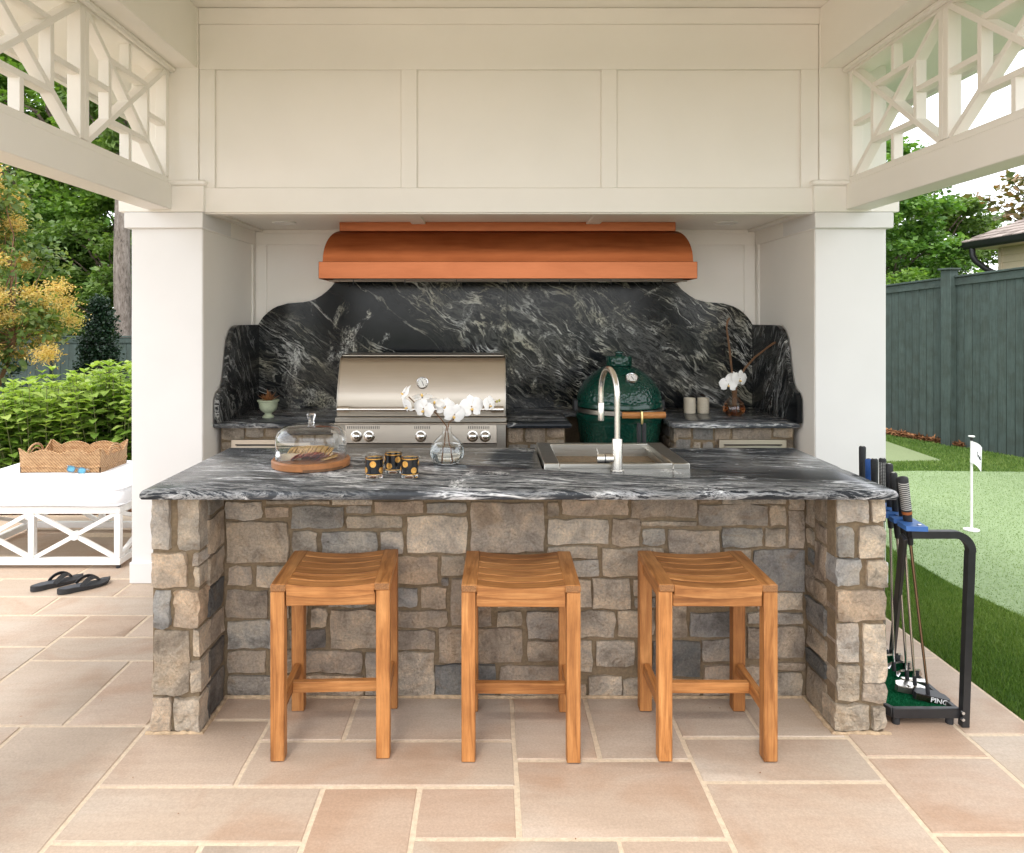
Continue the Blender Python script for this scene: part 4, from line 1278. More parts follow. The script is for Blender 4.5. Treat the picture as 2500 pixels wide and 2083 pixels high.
MB().lathe([(.028, 1.311), (.022, 1.318), (.022, 1.324), (.031, 1.329), (.030, 1.336), (.018, 1.342)], 20, (KX, KY, 0)).build('cap_knob', 'ceramic_plain', lid)
MB().lathe([(.266, .951), (.281, .955), (.281, .981), (.267, .984)], 48, (KX, KY, 0)).build('hinge_band', 'steel_dark', kam)
gk = MB()
gauge(lid, (KX + .045, KY - .200, 1.179), .036, R(-46), 1.12)
wh = MB().tube([(KX - .06 + .02, KY - .335, .968), (KX + .08, KY - .345, .968), (KX + .22, KY - .325, .968)], .020, 12).build('wood_handle', 'teak_x', kam)
for x in (-.06, .20):
    MB().bar((KX + x, KY - .335, .965), (KX + x, KY - .245, .965), .012, .02, (0, 0, 1), .002).build('handle_bracket', 'black_metal', wh)
for x, z in ((-.285, 1.0), (.27, 1.0)):
    box_part('hinge_block', 'black_metal', kam, KX + x - .014, KY - .06, z - .04, KX + x + .014, KY + .02, z + .03, .004)
tg = thing('grill_tool_pair', 'pair of black handled grill tools hanging from the wooden bar of the green cooker', 'grill tools', (KX + .07, KY - .37, .9))
MB().tube([(KX + .072, KY - .345, .992), (KX + .072, KY - .370, .990), (KX + .072, KY - .376, .955), (KX + .072, KY - .374, .92)], .007, 8).build('hook', 'brass', tg)
for dx_ in (-.016, .014):
    MB().lathe([(.011, .925), (.014, .90), (.013, .80), (.012, .775)], 12, (KX + .07 + dx_, KY - .374, 0), sy=.7).build('tool_handle', 'rubber', tg)
    MB().box(KX + .063 + dx_, KY - .378, .62, KX + .077 + dx_, KY - .371, .774, .002).build('tool_shaft', 'brass' if dx_ < 0 else 'satin', tg)

# ------------------------------------------------------------------ sink and faucet on the island
sink = thing('sink', 'stainless steel workstation sink set into the island top', 'sink', (.537, 3.34, .914))
SX0, SX1, SY0, SY1, SZ = .2285, .8435, 3.084, 3.61, .936
bx0, bx1, by0, by1 = .292, .772, 3.108, 3.575
rim = MB()
rim.box(SX0, SY0, .86, bx0, SY1, SZ, .0025).box(bx1, SY0, .86, SX1, SY1, SZ, .0025).box(bx0 + .0005, SY0 + .0007, .86, bx1 - .0005, by0, SZ - .0007, .0025).box(bx0 + .0005, by1, .86, bx1 - .0005, SY1 - .0007, SZ - .0007, .0025)
rim.build('rim', 'steel_sink', sink)
bs = MB()
for k in range(1):
    bs.add([(bx0, by0, .933), (bx1, by0, .933), (bx1, by1, .933), (bx0, by1, .933), (bx0 + .004, by0 + .004, .72), (bx1 - .004, by0 + .004, .72), (bx1 - .004, by1 - .004, .72), (bx0 + .004, by1 - .004, .72)],
           [(0, 1, 5, 4), (1, 2, 6, 5), (2, 3, 7, 6), (3, 0, 4, 7), (4, 5, 6, 7)])
bs.build('basin', 'steel_sink', sink, smooth=0, fix=False)
MB().box(bx0 + .001, by0 + .001, .9, bx0 + .012, by1 - .001, .912).build('ledge', 'steel_sink', sink, smooth=0)
MB().box(bx1 - .012, by0 + .001, .9, bx1 - .001, by1 - .001, .912).build('ledge', 'steel_sink', sink, smooth=0)
MB().lathe([(.045, .7215), (.04, .724), (.02, .722)], 24, (.53, 3.35, 0)).build('drain', 'chrome', sink)

fau = thing('faucet', 'brushed nickel gooseneck faucet standing in front of the sink', 'faucet', (.528, 3.036, .914))
FX, FY = .528, 3.036
MB().lathe([(.028, .9145), (.028, .918), (.0215, .9185), (.0215, 1.045), (.0205, 1.048), (.0125, 1.049)], 28, (FX, FY, 0)).build('body', 'satin', fau)
pts = [(FX, FY, 1.04), (FX, FY, 1.20)]
dirx, diry, rad = -.0345, .215, .109
cz = 1.222
for k in range(15):
    a = PI * (1 - k / 14)
    u_ = (1 + math.cos(a)) / 2
    pts.append((FX + dirx * u_, FY + diry * u_, cz + rad * math.sin(a)))
pts += [(FX + dirx, FY + diry, 1.21), (FX + dirx, FY + diry, 1.175)]
MB().tube(pts, .0118, 16).build('spout', 'satin', fau)
MB().lathe([(.0128, 1.094), (.0135, 1.097), (.0135, 1.172), (.012, 1.1745)], 20, (FX + dirx, FY + diry, 0)).build('spray_head', 'satin', fau)
lv = MB().tube([(FX - .018, FY, .966), (FX - .050, FY, .966)], .0205, 20).build('handle', 'satin', fau)
MB().tube([(FX - .0505, FY, .966), (FX - .0535, FY, .966)], .0195, 20).build('seal_ring', 'rubber', lv)
MB().tube([(FX - .054, FY, .966), (FX - .085, FY, .966)], .0205, 20).build('handle_cap', 'satin', lv)
MB().tube([(FX - .078, FY, .98), (FX - .086, FY, 1.008)], .0028, 8).build('lever', 'satin', lv)

# ------------------------------------------------------------------ teak stools
def make_stool():
    s = thing('bar_stool', 'x', 'stool', (0, 0, 0), 'teak bar stools along the island')
    hw, hd_ = .207, .188
    for sx in (-1, 1):
        for sy in (-1, 1):
            lw = .048
            x0 = sx * hw - (lw if sx > 0 else 0)
            y0 = sy * hd_ - (lw if sy > 0 else 0)
            MB().box(x0, y0, .003, x0 + lw, y0 + lw, .5935, .0025).build('leg', 'teak_z', s)
        x0 = sx * hw - (.055 if sx > 0 else 0)
        MB().box(x0, -hd_ - .001, .594, x0 + .055, hd_ + .001, .6205, .003).build('side_rail', 'teak_y', s)
        for sy in (-1, 1):
            ye = sy * (hd_ + .0012)
            MB().box(x0 + .0025, ye - .0012, .5965, x0 + .0525, ye + .0012, .618, .0008).build('end_grain', 'teak_end', s)
        x1 = sx * hw - (.038 if sx > 0 else -.012)
        MB().box(x1, -hd_ + .052, .150, x1 + .026, hd_ - .052, .194, .002).build('side_stretcher', 'teak_y', s)
        MB().box(x1, -hd_ + .052, .545, x1 + .026, hd_ - .052, .5935, .002).build('side_apron', 'teak_y', s)
    MB().box(-hw + .038, -.013, .152, hw - .038, .013, .192, .002).build('cross_stretcher', 'teak_x', s)
    for sy in (-1, 1):
        y1 = sy * hd_ - (.036 if sy > 0 else -.010)
        MB().box(-hw + .0515, y1, .540, hw - .0515, y1 + .026, .585, .002).build('apron', 'teak_x', s)
    # dished slats: a thick front and back one, four thin ones between
    y = -hd_
    widths = [.0605, .058, .058, .058, .058, .0605]
    gap = (2 * hd_ - sum(widths)) / 5
    for q, wd in enumerate(widths):
        th = .036 if q in (0, 5) else .022
        m = MB()
        n = 10
        L = hw - .0552
        vs = []
        for i in range(n + 1):
            x = -L + 2 * L * i / n
            z = .619 - .012 * (1 - (x / L) ** 2)
            vs += [(x, y + .003, z), (x, y + wd - .003, z), (x, y + wd, z - .003), (x, y + wd, z - th), (x, y, z - th), (x, y, z - .003)]
        fs = [(i * 6 + a, i * 6 + (a + 1) % 6, i * 6 + 6 + (a + 1) % 6, i * 6 + 6 + a) for i in range(n) for a in range(6)]
        fs += [tuple(range(6)), tuple(range(n * 6, n * 6 + 6))]
        m.add(vs, fs)
        m.build('seat_slat', 'teak_x', s)
        y += wd + gap
    return s
st0 = make_stool()
for k, (x, y, a, lb) in enumerate(((-.567, 2.742, 2.6, 'leftmost teak stool, in front of the glasses and nearest the left stone pier'),
                                   (.110, 2.727, -.8, 'middle teak stool of the three at the stone island'),
                                   (.795, 2.732, -.3, 'rightmost teak stool, below the sink and nearest the right stone pier'))):
    s = st0 if k == 0 else copy_tree(st0)
    s.location = (x, y, 0)
    s.rotation_euler.z = R(a)
    s['label'] = lb

# ------------------------------------------------------------------ things on the island
BX, BY = -.77, 3.15
bd = thing('serving_board', 'round wooden serving board under the glass cloche', 'serving board', (BX, BY, .914))
MB().lathe([(.158, .9145), (.165, .919), (.166, .943), (.160, .949)], 56, (BX, BY, 0)).build('board', 'board', bd)
fn = MB()                                                   # finger groove in the front edge
fn.grid(lambda u, v: (BX + .166 * 1.004 * math.cos(R(-88 + 62 * u)), BY + .166 * 1.004 * math.sin(R(-88 + 62 * u)), .917 + .011 * v), 14, 1)
fn.build('finger_groove', 'stem', bd)
cl = thing('glass_cloche', 'clear glass cloche covering crackers on the round board', 'cloche', (BX, BY, .95))
dome_prof = [(.149, .9495), (.150, .955), (.150, 1.02), (.147, 1.046), (.138, 1.066), (.12, 1.081), (.09, 1.090), (.05, 1.095), (.016, 1.0965), (.001, 1.0968)]
shell = dome_prof + [(max(.001, r - .0028), z - (.0028 if r < .148 else 0)) for r, z in dome_prof[::-1]]
MB().lathe(shell + [shell[0]], 64, (BX, BY, 0), caps=False).build('dome', 'glass_solid', cl, smooth=60)
MB().lathe([(.1515, .9495), (.1515, .953), (.1475, .953)], 56, (BX, BY, 0), caps=False).build('rim', 'glass', cl)
MB().lathe([(.014, 1.0975), (.012, 1.106), (.013, 1.114), (.018, 1.127), (.0195, 1.134), (.016, 1.139), (.008, 1.140)], 24, (BX, BY, 0)).build('knob', 'glass_solid', cl)
ck = MB()
def tilted_disc(m, c, r, th, tilt, yaw, seg=14, oval=1.0):
    rot = Matrix.Rotation(yaw, 3, 'Z') @ Matrix.Rotation(tilt, 3, 'Y')
    vs = [Vector(c) + rot @ Vector((r * math.cos(2 * PI * k / seg) * oval, r * math.sin(2 * PI * k / seg), z)) for z in (-th / 2, th / 2) for k in range(seg)]
    m.add(vs, [tuple(range(seg))[::-1], tuple(range(seg, 2 * seg))] + [(k, (k + 1) % seg, seg + (k + 1) % seg, seg + k) for k in range(seg)])
    return m
for k in range(24):
    t_ = k / 23
    x = BX - .095 + .175 * t_
    y = BY + .028 - .03 * (2 * t_ - 1) ** 2
    zc = .9495 + .021 + .004 * math.sin(t_ * PI)
    o = tilted_disc(MB(), (x, y, zc), .027, .0035, R(-62 if t_ < .9 else -50), R(random.uniform(-6, 6))).build('cracker', 'cracker', None)
    tag(o, 'round cracker in the leaning row under the cloche', 'cracker', 'crackers fanned along the serving board')
for k in range(12):
    t_ = k / 11
    o = tilted_disc(MB(), (BX - .05 + .115 * t_, BY - .05 + random.uniform(-.012, .012), .957 + .010 * math.sin(t_ * PI) + random.uniform(0, .006)), .025, .002, R(random.uniform(-38, -15)), R(random.uniform(-30, 30))).build('salami_slice', 'salami', None)
    tag(o, 'dark red cured meat slice in front of the crackers', 'salami', 'folded meat slices on the serving board')
for k in range(7):
    o = MB().obox((BX - .03 + k * .019, BY - .008, .963 + random.uniform(0, .003)), .012, .016, .003, Matrix.Rotation(R(random.uniform(-15, 15)), 3, 'Z') @ Matrix.Rotation(R(-28), 3, 'Y'), .001).build('cheese_slice', 'cheese', None)
    tag(o, 'pale cheese slice between the crackers and the meat', 'cheese', 'cheese slices on the serving board')
o = MB().prism([(0, 0), (.085, .012), (.08, .036), (.01, .03)], lambda p: (BX - .115 + p[0], BY - .065 + p[1], .9498), lambda p: (BX - .115 + p[0] * .96, BY - .064 + p[1] * .95, .973)).build('cheese_wedge', 'cheese', None)
tag(o, 'pale cheese wedge at the left of the serving board', 'cheese')
sp = thing('cheese_spreader', 'small silver spreader lying beside the cheese wedge', 'knife', (BX - .1, BY - .09, .95))
MB().lathe([(.002, 0), (.011, .006), (.014, .016), (.010, .028), (.006, .04)], 14, (BX - .118, BY - .082, .951)).build('handle', 'chrome', sp)
MB().box(BX - .112, BY - .088, .9505, BX - .06, BY - .078, .9525, .0008).build('blade', 'chrome', sp)
for x, yy in ((.075, -.045), (.092, -.012)):
    o = tilted_disc(MB(), (BX + x, BY + yy, .955), .026, .004, R(-12), R(20)).build('cracker', 'cracker', None)
    tag(o, 'round cracker lying flat at the right end of the board', 'cracker', 'flat crackers at the end of the serving board')

# tumblers with gold medallions
def make_tumbler():
    t = thing('tumbler', 'x', 'glass', (0, 0, 0), 'black and gold tumblers on the island')
    MB().lathe([(.0325, .0005), (.034, .003), (.034, .014), (.033, .0165)], 32).build('glass_foot', 'glass_solid', t)
    MB().lathe([(.0335, .0168), (.035, .088), (.0338, .0885), (.0322, .018)], 32, caps=False).build('wall', 'glass', t)
    MB().lathe([(.0343, .0185), (.0352, .0745)], 32, caps=False).build('enamel_band', 'gloss_black', t)
    MB().lathe([(.0355, .0755), (.0357, .0795)], 32, caps=False).build('gilt_rim', 'gold', t)
    MB().lathe([(.0350, .0155), (.0350, .018)], 32, caps=False).build('gilt_rim', 'gold', t)
    for k in range(6):
        a0 = R(k * 60 + 20)
        zc = .033 if k % 2 else .058
        rr = .0125
        seg, m = 16, MB()
        vs = []
        for rad_, dd in ((0.001, .0020), (rr * .7, .0022), (rr * .75, .0014), (rr, .0014), (rr, .0002)):
            for q in range(seg):
                b_ = 2 * PI * q / seg
                a = a0 + rad_ * math.cos(b_) / .035
                r_ = .0348 + dd
                vs.append((r_ * math.cos(a), r_ * math.sin(a), zc + rad_ * math.sin(b_)))
        m.add(vs, [(i * seg + q, i * seg + (q + 1) % seg, (i + 1) * seg + (q + 1) % seg, (i + 1) * seg + q) for i in range(4) for q in range(seg)])
        m.build('medallion', 'gold', t)
    return t
tb0 = make_tumbler()
for k, (x, y, a, lb) in enumerate(((-.461, 2.912, 10, 'front left black tumbler with gold medallions'), (-.320, 2.912, -15, 'front right black tumbler with gold medallions'), (-.397, 3.005, 48, 'rear black tumbler with gold medallions, between the two front ones'))):
    s = tb0 if k == 0 else copy_tree(tb0)
    s.location = (x, y, .9143)
    s.rotation_euler.z = R(a)
    s['label'] = lb

# ------------------------------------------------------------------ vases and orchids
def make_vase(name, label, x, y, z, k, water):
    v = thing(name, label, 'vase', (x, y, z))
    pr = [(.045, .0005), (.056, .004), (.068, .018), (.075, .038), (.0765, .054), (.070, .078), (.055, .100), (.036, .118), (.0225, .130), (.019, .140), (.0185, .152), (.021, .158), (.0205, .160)]
    MB().lathe([(r * k, h * k + z) for r, h in pr], 40, (x, y, 0), caps=False).build('glass_body', 'glass', v)
    MB().lathe([(.02 * k, .0008 * k + z), (.045 * k, .001 * k + z), (.054 * k, .006 * k + z), (.03 * k, .0095 * k + z)], 40, (x, y, 0)).build('glass_foot', 'glass_solid', v)
    wl = [(.03, .0098), (.054, .0105), (.066, .019), (.0725, .038), (.074, .054), (.069, .076), (.066, .081)]
    MB().lathe([(r * k, h * k + z) for r, h in wl], 40, (x, y, 0)).build('water', water, v)
    return v
make_vase('glass_vase', 'round clear glass vase holding white orchids on the island', -.188, 3.20, .9143, 1.0, 'water')
make_vase('glass_vase', 'round clear vase with amber stems at the right end of the back counter', 1.597, 4.79, .9143, .95, 'amber')

def orchid_flower(parent, c, face, up, size):
    """two broad petals, three sepals and a lip, each its own mesh"""
    size *= 1.15
    f = Vector(face).normalized()
    u = Vector(up)
    u = (u - f * u.dot(f)).normalized()
    s = u.cross(f)
    c = Vector(c)
    lp = MB()
    lp.lathe([(.001, 0), (size * .05, size * .03), (size * .07, size * .10), (size * .04, size * .18), (.001, size * .20)], 10)
    rot = Matrix((s, u, f)).transposed()
    lp.v = [tuple(c + rot @ Vector((x, y * .9 - size * .12, z))) for x, y, z in lp.v]
    fl = lp.build('flower', 'lip', parent)
    def petal(ang, L, W, lift):
        m = MB()
        a = R(ang)
        d = s * math.cos(a) + u * math.sin(a)
        w = d.cross(f)
        def fn(i, j):
            t_ = i
            wd = W * (math.sin(PI * min(1, t_ * .93 + .07)) ** .6) * (.35 + .65 * t_ if t_ < .5 else 1) * .5
            q = (j - .5) * 2
            return c + d * (L * t_) + w * (q * wd) + f * (lift * math.sin(t_ * PI * .7) * L + .05 * W * (1 - q * q) - .16 * L * t_ * t_)
        m.grid(fn, 6, 4)
        m.build('petal', 'petal', fl, smooth=80, fix=False)
    for ang, L, W in ((12, .56, .66), (168, .56, .66), (90, .54, .40), (222, .52, .36), (318, .52, .36)):
        petal(ang + random.uniform(-7, 7), L * size, W * size, random.uniform(.0, .12))
    MB().tube([c - f * size * .12, c + f * .004], size * .035, 6).build('flower_neck', 'stem', fl)
    return fl
orc = thing('orchid_spray', 'arching white orchid spray in the round vase on the island', 'orchid', (-.188, 3.2, .93))
def isl(U, V, y=3.2):
    return ((U - 1005) * y / 1500, y, 1.54 - (V - 657) * y / 1500)
S1 = [(-.205, 3.2, .93), (-.197, 3.2, 1.03), (-.190, 3.2, 1.075), isl(905, 860, 3.195), isl(892, 846, 3.19), isl(875, 838, 3.18), isl(850, 826, 3.19), isl(838, 814, 3.2)]
S2 = [(-.170, 3.2, .93), (-.186, 3.2, 1.06), isl(921, 866, 3.2), isl(938, 856, 3.2), isl(960, 846, 3.19), isl(985, 836, 3.2), isl(1005, 828, 3.21), isl(1020, 823, 3.22)]
MB().tube(S1, .0028, 6).build('stem', 'stem', orc)
MB().tube(S2, .0028, 6).build('stem', 'stem', orc)
for U, V, face, up, sz in ((830, 806, (-.8, -.35, .5), (.3, 0, 1), .066), (834, 832, (-.75, -.5, -.35), (.2, .2, 1), .066), (866, 813, (-.1, -.25, .95), (0, 1, .2), .070), (869, 838, (-.35, -.9, -.15), (.15, 0, 1), .080),
                           (891, 826, (.1, -.5, .85), (0, 1, .3), .070), (913, 834, (.1, -.85, .45), (.2, .2, 1), .075), (932, 850, (.25, -.9, -.3), (.3, 0, 1), .080), (967, 834, (.15, -1, .05), (-.1, 0, 1), .086), (1004, 829, (.7, -.65, .05), (.1, .1, 1), .064)):
    orchid_flower(orc, isl(U, V, 3.17 + random.uniform(-.02, .02)), face, up, sz)
for U, V in ((1019, 824), (1024, 822)):
    MB().lathe([(.001, -.006), (.005, -.002), (.005, .003), (.001, .007)], 8, isl(U, V, 3.22)).build('bud', 'bud', orc)
orc2 = thing('orchid_spray', 'short orchid with two white blooms and bare brown stems on the back counter', 'orchid', (1.597, 4.79, .93))
def bk(U, V, y=4.79):
    return ((U - 1005) * y / 1500, y, 1.54 - (V - 657) * y / 1500)
for pts_ in ([bk(1503, 846), bk(1503, 810), bk(1502, 770), bk(1498, 735), bk(1494, 700), bk(1490, 672), bk(1492, 658), bk(1497, 652)],
             [bk(1508, 846), bk(1507, 810), bk(1514, 780), bk(1528, 755), bk(1548, 733), bk(1570, 716), bk(1585, 705), bk(1594, 701)]):
    n = len(pts_)
    MB().tube(pts_, [.0062 + .0012 * math.sin(i * 2.3) for i in range(n)], 7).build('stem', 'stem', orc2)
for q in range(3):
    x = 1.585 + q * .009
    MB().tube([(x, 4.775, .935), (x + .002, 4.772, 1.02), (x + random.uniform(-.006, .006), 4.77, 1.085)], .0045, 6).build('stem', 'stem', orc2)
MB().tube([bk(1505, 812), bk(1507, 798, 4.76), bk(1512, 786, 4.74)], .0035, 6).build('stem', 'stem', orc2)
orchid_flower(orc2, bk(1494, 788, 4.73), (-.2, -1, .1), (0, 0, 1), .095)
orchid_flower(orc2, bk(1517, 777, 4.73), (.35, -.9, -.1), (.1, 0, 1), .095)
orchid_flower(orc2, bk(1505, 777, 4.77), (-.3, -.8, .3), (-.1, 0, 1), .085)

for x, lb, kind in ((1.345, 'plain cream ceramic votive beside the pierced one', 0), (1.437, 'cream ceramic votive pierced with a lattice of holes', 1)):
    v = thing('votive_holder', lb, 'candle holder', (x, 4.93, .9143))
    MB().lathe([(.036, .9145), (.0385, .917), (.039, 1.015), (.0375, 1.0165), (.0355, 1.013), (.034, .925), (.01, .924)], 32, (x, 4.93, 0), caps=False).build('cup', 'votive', v)
    hl = MB()
    for j in range(9):
        for q in range(22):
            a = 2 * PI * (q + .5 * (j % 2)) / 22
            z = .926 + j * .0098
            r_ = .0012 + .0014 * (abs(math.sin(q * .9 + j * 1.3)) if kind else .2)
            n_ = Vector((math.cos(a), math.sin(a), 0))
            t_ = Vector((-math.sin(a), math.cos(a), 0))
            b_ = Vector((x, 4.93, z)) + n_ * .0393
            hl.add([b_ + t_ * r_, b_ + Vector((0, 0, r_ * 1.3)), b_ - t_ * r_, b_ - Vector((0, 0, r_ * 1.3))], [(0, 1, 2, 3)])
    hl.build('piercing', 'stem', v, smooth=0)

urn = thing('urn_planter', 'small pale green footed urn on the left of the back counter', 'planter', (-1.425, 4.70, .9143))
MB().lathe([(.036, .9145), (.038, .922), (.032, .930), (.022, .936), (.022, .945), (.034, .951), (.050, .965), (.057, .985), (.057, 1.0), (.060, 1.008), (.060, 1.014), (.068, 1.020), (.069, 1.028), (.062, 1.030), (.054, 1.020), (.02, 1.018)], 36, (-1.425, 4.70, 0), caps=False).build('bowl', 'urn', urn)
MB().lathe([(.055, 1.017), (.03, 1.021), (.001, 1.022)], 20, (-1.425, 4.70, 0), caps=False).build('soil', 'bark', urn)
suc = thing('succulent', 'spiky russet succulent growing in the small green urn', 'succulent', (-1.425, 4.70, 1.02))
for k in range(34):
    a = R(k * 137.5)
    el = R(20 + 62 * (1 - k / 34))
    L = .045 + .035 * random.random()
    dd = Vector((math.cos(a) * math.cos(el), math.sin(a) * math.cos(el), math.sin(el)))
    sd = dd.cross(Vector((0, 0, 1))).normalized()
    p = Vector((-1.425, 4.70, 1.020)) + Vector((dd.x, dd.y, 0)) * .012
    up_ = sd.cross(dd)
    m = MB()
    m.add([p + sd * .003, p - sd * .003, p + dd * L * .5 + sd * .0075 + up_ * .002, p + dd * L * .5 - sd * .0075 + up_ * .002, p + dd * L * .5 - up_ * .003, p + dd * L],
          [(0, 2, 3, 1), (2, 5, 3), (0, 4, 2), (1, 3, 4), (2, 4, 5), (3, 5, 4)])
    m.build('succulent_leaf', 'succ_leaf', suc, fix=False)

# ------------------------------------------------------------------ ottoman on the terrace
OX0, OX1, OY0, OY1 = -3.40, -2.292, 4.53, 5.385
ott = thing('ottoman', 'white metal frame ottoman with crossed braces and thick white cushion', 'ottoman', (-2.85, 4.95, 0))
b = .04
zt, zb_ = .385, .022
def obar(name, *a): return box_part(name, 'white_metal', ott, *a, bev=.003)
for y in (OY0, OY1 - b):
    obar('bottom_rail', OX0, y, zb_, OX1, y + b, zb_ + .042)
    obar('top_rail', OX0, y, zt - .045, OX1, y + b, zt)
for x in (OX0, OX1 - b):
    obar('bottom_rail', x + .0005, OY0 + b, zb_ + .0005, x + b - .0005, OY1 - b, zb_ + .0415)
    obar('top_rail', x + .0005, OY0 + b, zt - .0445, x + b - .0005, OY1 - b, zt - .0005)
xm = (OX0 + OX1) / 2
for x in (OX0, xm - b / 2, OX1 - b):
    for y in (OY0, OY1 - b):
        obar('leg', x + .001, y + .001, zb_ + .043, x + b - .001, y + b - .001, zt - .046)
for x in (OX0, OX1 - b):
    for y in (OY0, OY1 - b):
        MB().lathe([(.014, .001), (.014, .0215)], 12, (x + b / 2, y + b / 2, 0)).build('foot', 'rubber', ott)
def cross(p00, p11, side):
    """X brace with a round boss between two corners of a bay"""
    (x0, y0, z0), (x1, y1, z1) = p00, p11
    n = Vector(side)
    A, B, C_, D_ = (x0, y0, z0), (x1, y1, z1), (x0, y0, z1), (x1, y1, z0)
    MB().bar(A, B, .026, .026, side, .002).build('brace', 'white_metal', ott)
    mid = (Vector(A) + Vector(B)) / 2
    for p in (C_, D_):
        d_ = (Vector(p) - mid).normalized()
        MB().bar(mid + d_ * .012, p, .025, .0255, side, .002).build('brace', 'white_metal', ott)
    MB().tube([mid - n * .018, mid + n * .018], .027, 20).build('boss', 'white_metal', ott)
for y in (OY0 + b / 2, OY1 - b / 2):
    for xa_, xb_ in ((OX0 + b, xm - b / 2), (xm + b / 2, OX1 - b)):
        cross((xa_, y, zb_ + .045), (xb_, y, zt - .048), (0, 1, 0))
for x in (OX0 + b / 2, OX1 - b / 2):
    cross((x, OY0 + b, zb_ + .045), (x, OY1 - b, zt - .048), (1, 0, 0))
MB().box(OX0 + .03, OY0 + .03, zt - .02, OX1 - .03, OY1 - .03, zt - .002).build('deck', 'white_metal', ott, smooth=0)
cm = MB()
def rrect(x0, y0, x1, y1, r, z, n=8):
    pts = []
    for cx, cy, a0 in ((x1 - r, y0 + r, -90), (x1 - r, y1 - r, 0), (x0 + r, y1 - r, 90), (x0 + r, y0 + r, 180)):
        for k in range(n):
            a = R(a0 + 90 * k / (n - 1))
            pts.append((cx + r * math.cos(a), cy + r * math.sin(a), z))
    out = []
    for i in range(len(pts)):
        p, q = Vector(pts[i]), Vector(pts[(i + 1) % len(pts)])
        k = 9 if i % n == n - 1 else 1
        out += [p.lerp(q, t_ / k) for t_ in range(k)]
    return out
rings = []
for ins, z in ((.05, .387), (.012, .389), (.0, .400), (-.006, .42), (-.008, .45), (-.006, .48), (0, .497), (.012, .5055), (.035, .511), (.08, .5155), (.16, .5195), (.26, .522), (.36, .523)):
    rg = rrect(OX0 - .02 + ins, OY0 - .02 + ins, OX1 + .022 - ins, OY1 + .02 - ins, max(.012, .05 - ins * .1), z)
    rings.append([(p.x, p.y, p.z + .003 * math.sin(p.x * 8 + p.y * 5) * (0 if z < .4 else 1)) for p in rg])
N = len(rings[0])
cm.add([p for r_ in rings for p in r_], [(k * N + i, k * N + (i + 1) % N, (k + 1) * N + (i + 1) % N, (k + 1) * N + i) for k in range(len(rings) - 1) for i in range(N)] + [tuple(range(N)), tuple(range((len(rings) - 1) * N, len(rings) * N))])
cu = cm.build('cushion', 'fabric', ott, smooth=60)
for z in (.400, .497):
    x0, x1, y0, y1 = OX0 - .021, OX1 + .023, OY0 - .021, OY1 + .021
    r_ = .035
    pts = []
    for cx, cy, a0 in ((x1 - r_, y0 + r_, -90), (x1 - r_, y1 - r_, 0), (x0 + r_, y1 - r_, 90), (x0 + r_, y0 + r_, 180)):
        for k in range(7):
            a = R(a0 + 15 * k)
            pts.append((cx + r_ * math.cos(a), cy + r_ * math.sin(a), z + .002 * math.sin(cx * 9 + k)))
    dense = []
    for i in range(len(pts)):
        p, q = Vector(pts[i]), Vector(pts[(i + 1) % len(pts)])
        k = max(1, int((q - p).length / .06))
        for t_ in range(k):
            w_ = p.lerp(q, t_ / k)
            dense.append((w_.x, w_.y, w_.z + .0025 * math.sin(w_.x * 11 + w_.y * 7)))
    dense.append(dense[0])
    MB().tube(dense, .0055, 7, caps=False).build('piping', 'fabric', cu)
CZ = .5225                                                    # cushion crown under the tray

# woven tray with a scalloped rim
tr = thing('wicker_tray', 'scalloped woven rattan tray on the white ottoman cushion', 'tray', (-2.87, 5.05, CZ))
TX0, TX1, TY0, TY1 = -3.135, -2.600, 4.878, 5.235
def scallop(t_, n, corner):
    """rim height along a side: arches with peaked corners"""
    u_ = t_ * n
    k = u_ - math.floor(u_)
    if corner and (u_ < .5 or u_ > n - .5):
        e = u_ if u_ < .5 else n - u_
        return .152 - .040 * (min(1, e / .5)) ** .8
    return .112 + .034 * (1 - (abs(k - (0.0 if k < .5 and False else .5)) / .5) ** 2)
def rim_h(t_):
    # corner peaks, then three arches between
    if t_ < .12: return .158 - (.158 - .118) * (t_ / .12)
    if t_ > .88: return .158 - (.158 - .118) * ((1 - t_) / .12)
    k = (t_ - .12) / .76 * 2.0
    k -= math.floor(k) if k < 2 else 1
    return .116 + .030 * math.sin(PI * k) ** .8
def tray_wall(p, q, nrm, name, arch=False):
    p, q, n_ = Vector(p), Vector(q), Vector(nrm)
    N = 48
    m = MB()
    vs = []
    for i in range(N + 1):
        t_ = i / N
        h = rim_h(t_) if not arch else (.158 - (.158 - .10) * min(1, t_ / .18) if t_ < .5 else .158 - (.158 - .10) * min(1, (1 - t_) / .18))
        for (d_, f_) in ((0, 0), (0, .22), (.004, .24), (.004, .30), (0, .32), (.002, .7), (.010, 1.0), (.002, 1.0), (-.006, .7), (-.006, 0)):
            c = p.lerp(q, t_) + n_ * d_
            vs.append((c.x, c.y, CZ + .001 + h * f_))
    k = 10
    fs = [(i * k + a, i * k + (a + 1) % k, i * k + k + (a + 1) % k, i * k + k + a) for i in range(N) for a in range(k)]
    fs += [tuple(range(k)), tuple(range(N * k, N * k + k))]
    m.add(vs, fs)
    w_ = m.build(name, 'rattan', tr, smooth=45)
    rimpts = [(lambda c, h: (c.x, c.y, CZ + .003 + h))(p.lerp(q, i / N) + n_ * .006, (rim_h(i / N) if not arch else (.158 - .058 * min(1, min(i / N, 1 - i / N) / .18)))) for i in range(N + 1)]
    MB().tube(rimpts, .0055, 7).build('rim_binding', 'rattan', w_)
    return w_
tray_wall((TX0, TY0, 0), (TX1, TY0, 0), (0, -1, 0), 'side_panel')
tray_wall((TX0, TY1, 0), (TX1, TY1, 0), (0, 1, 0), 'side_panel')
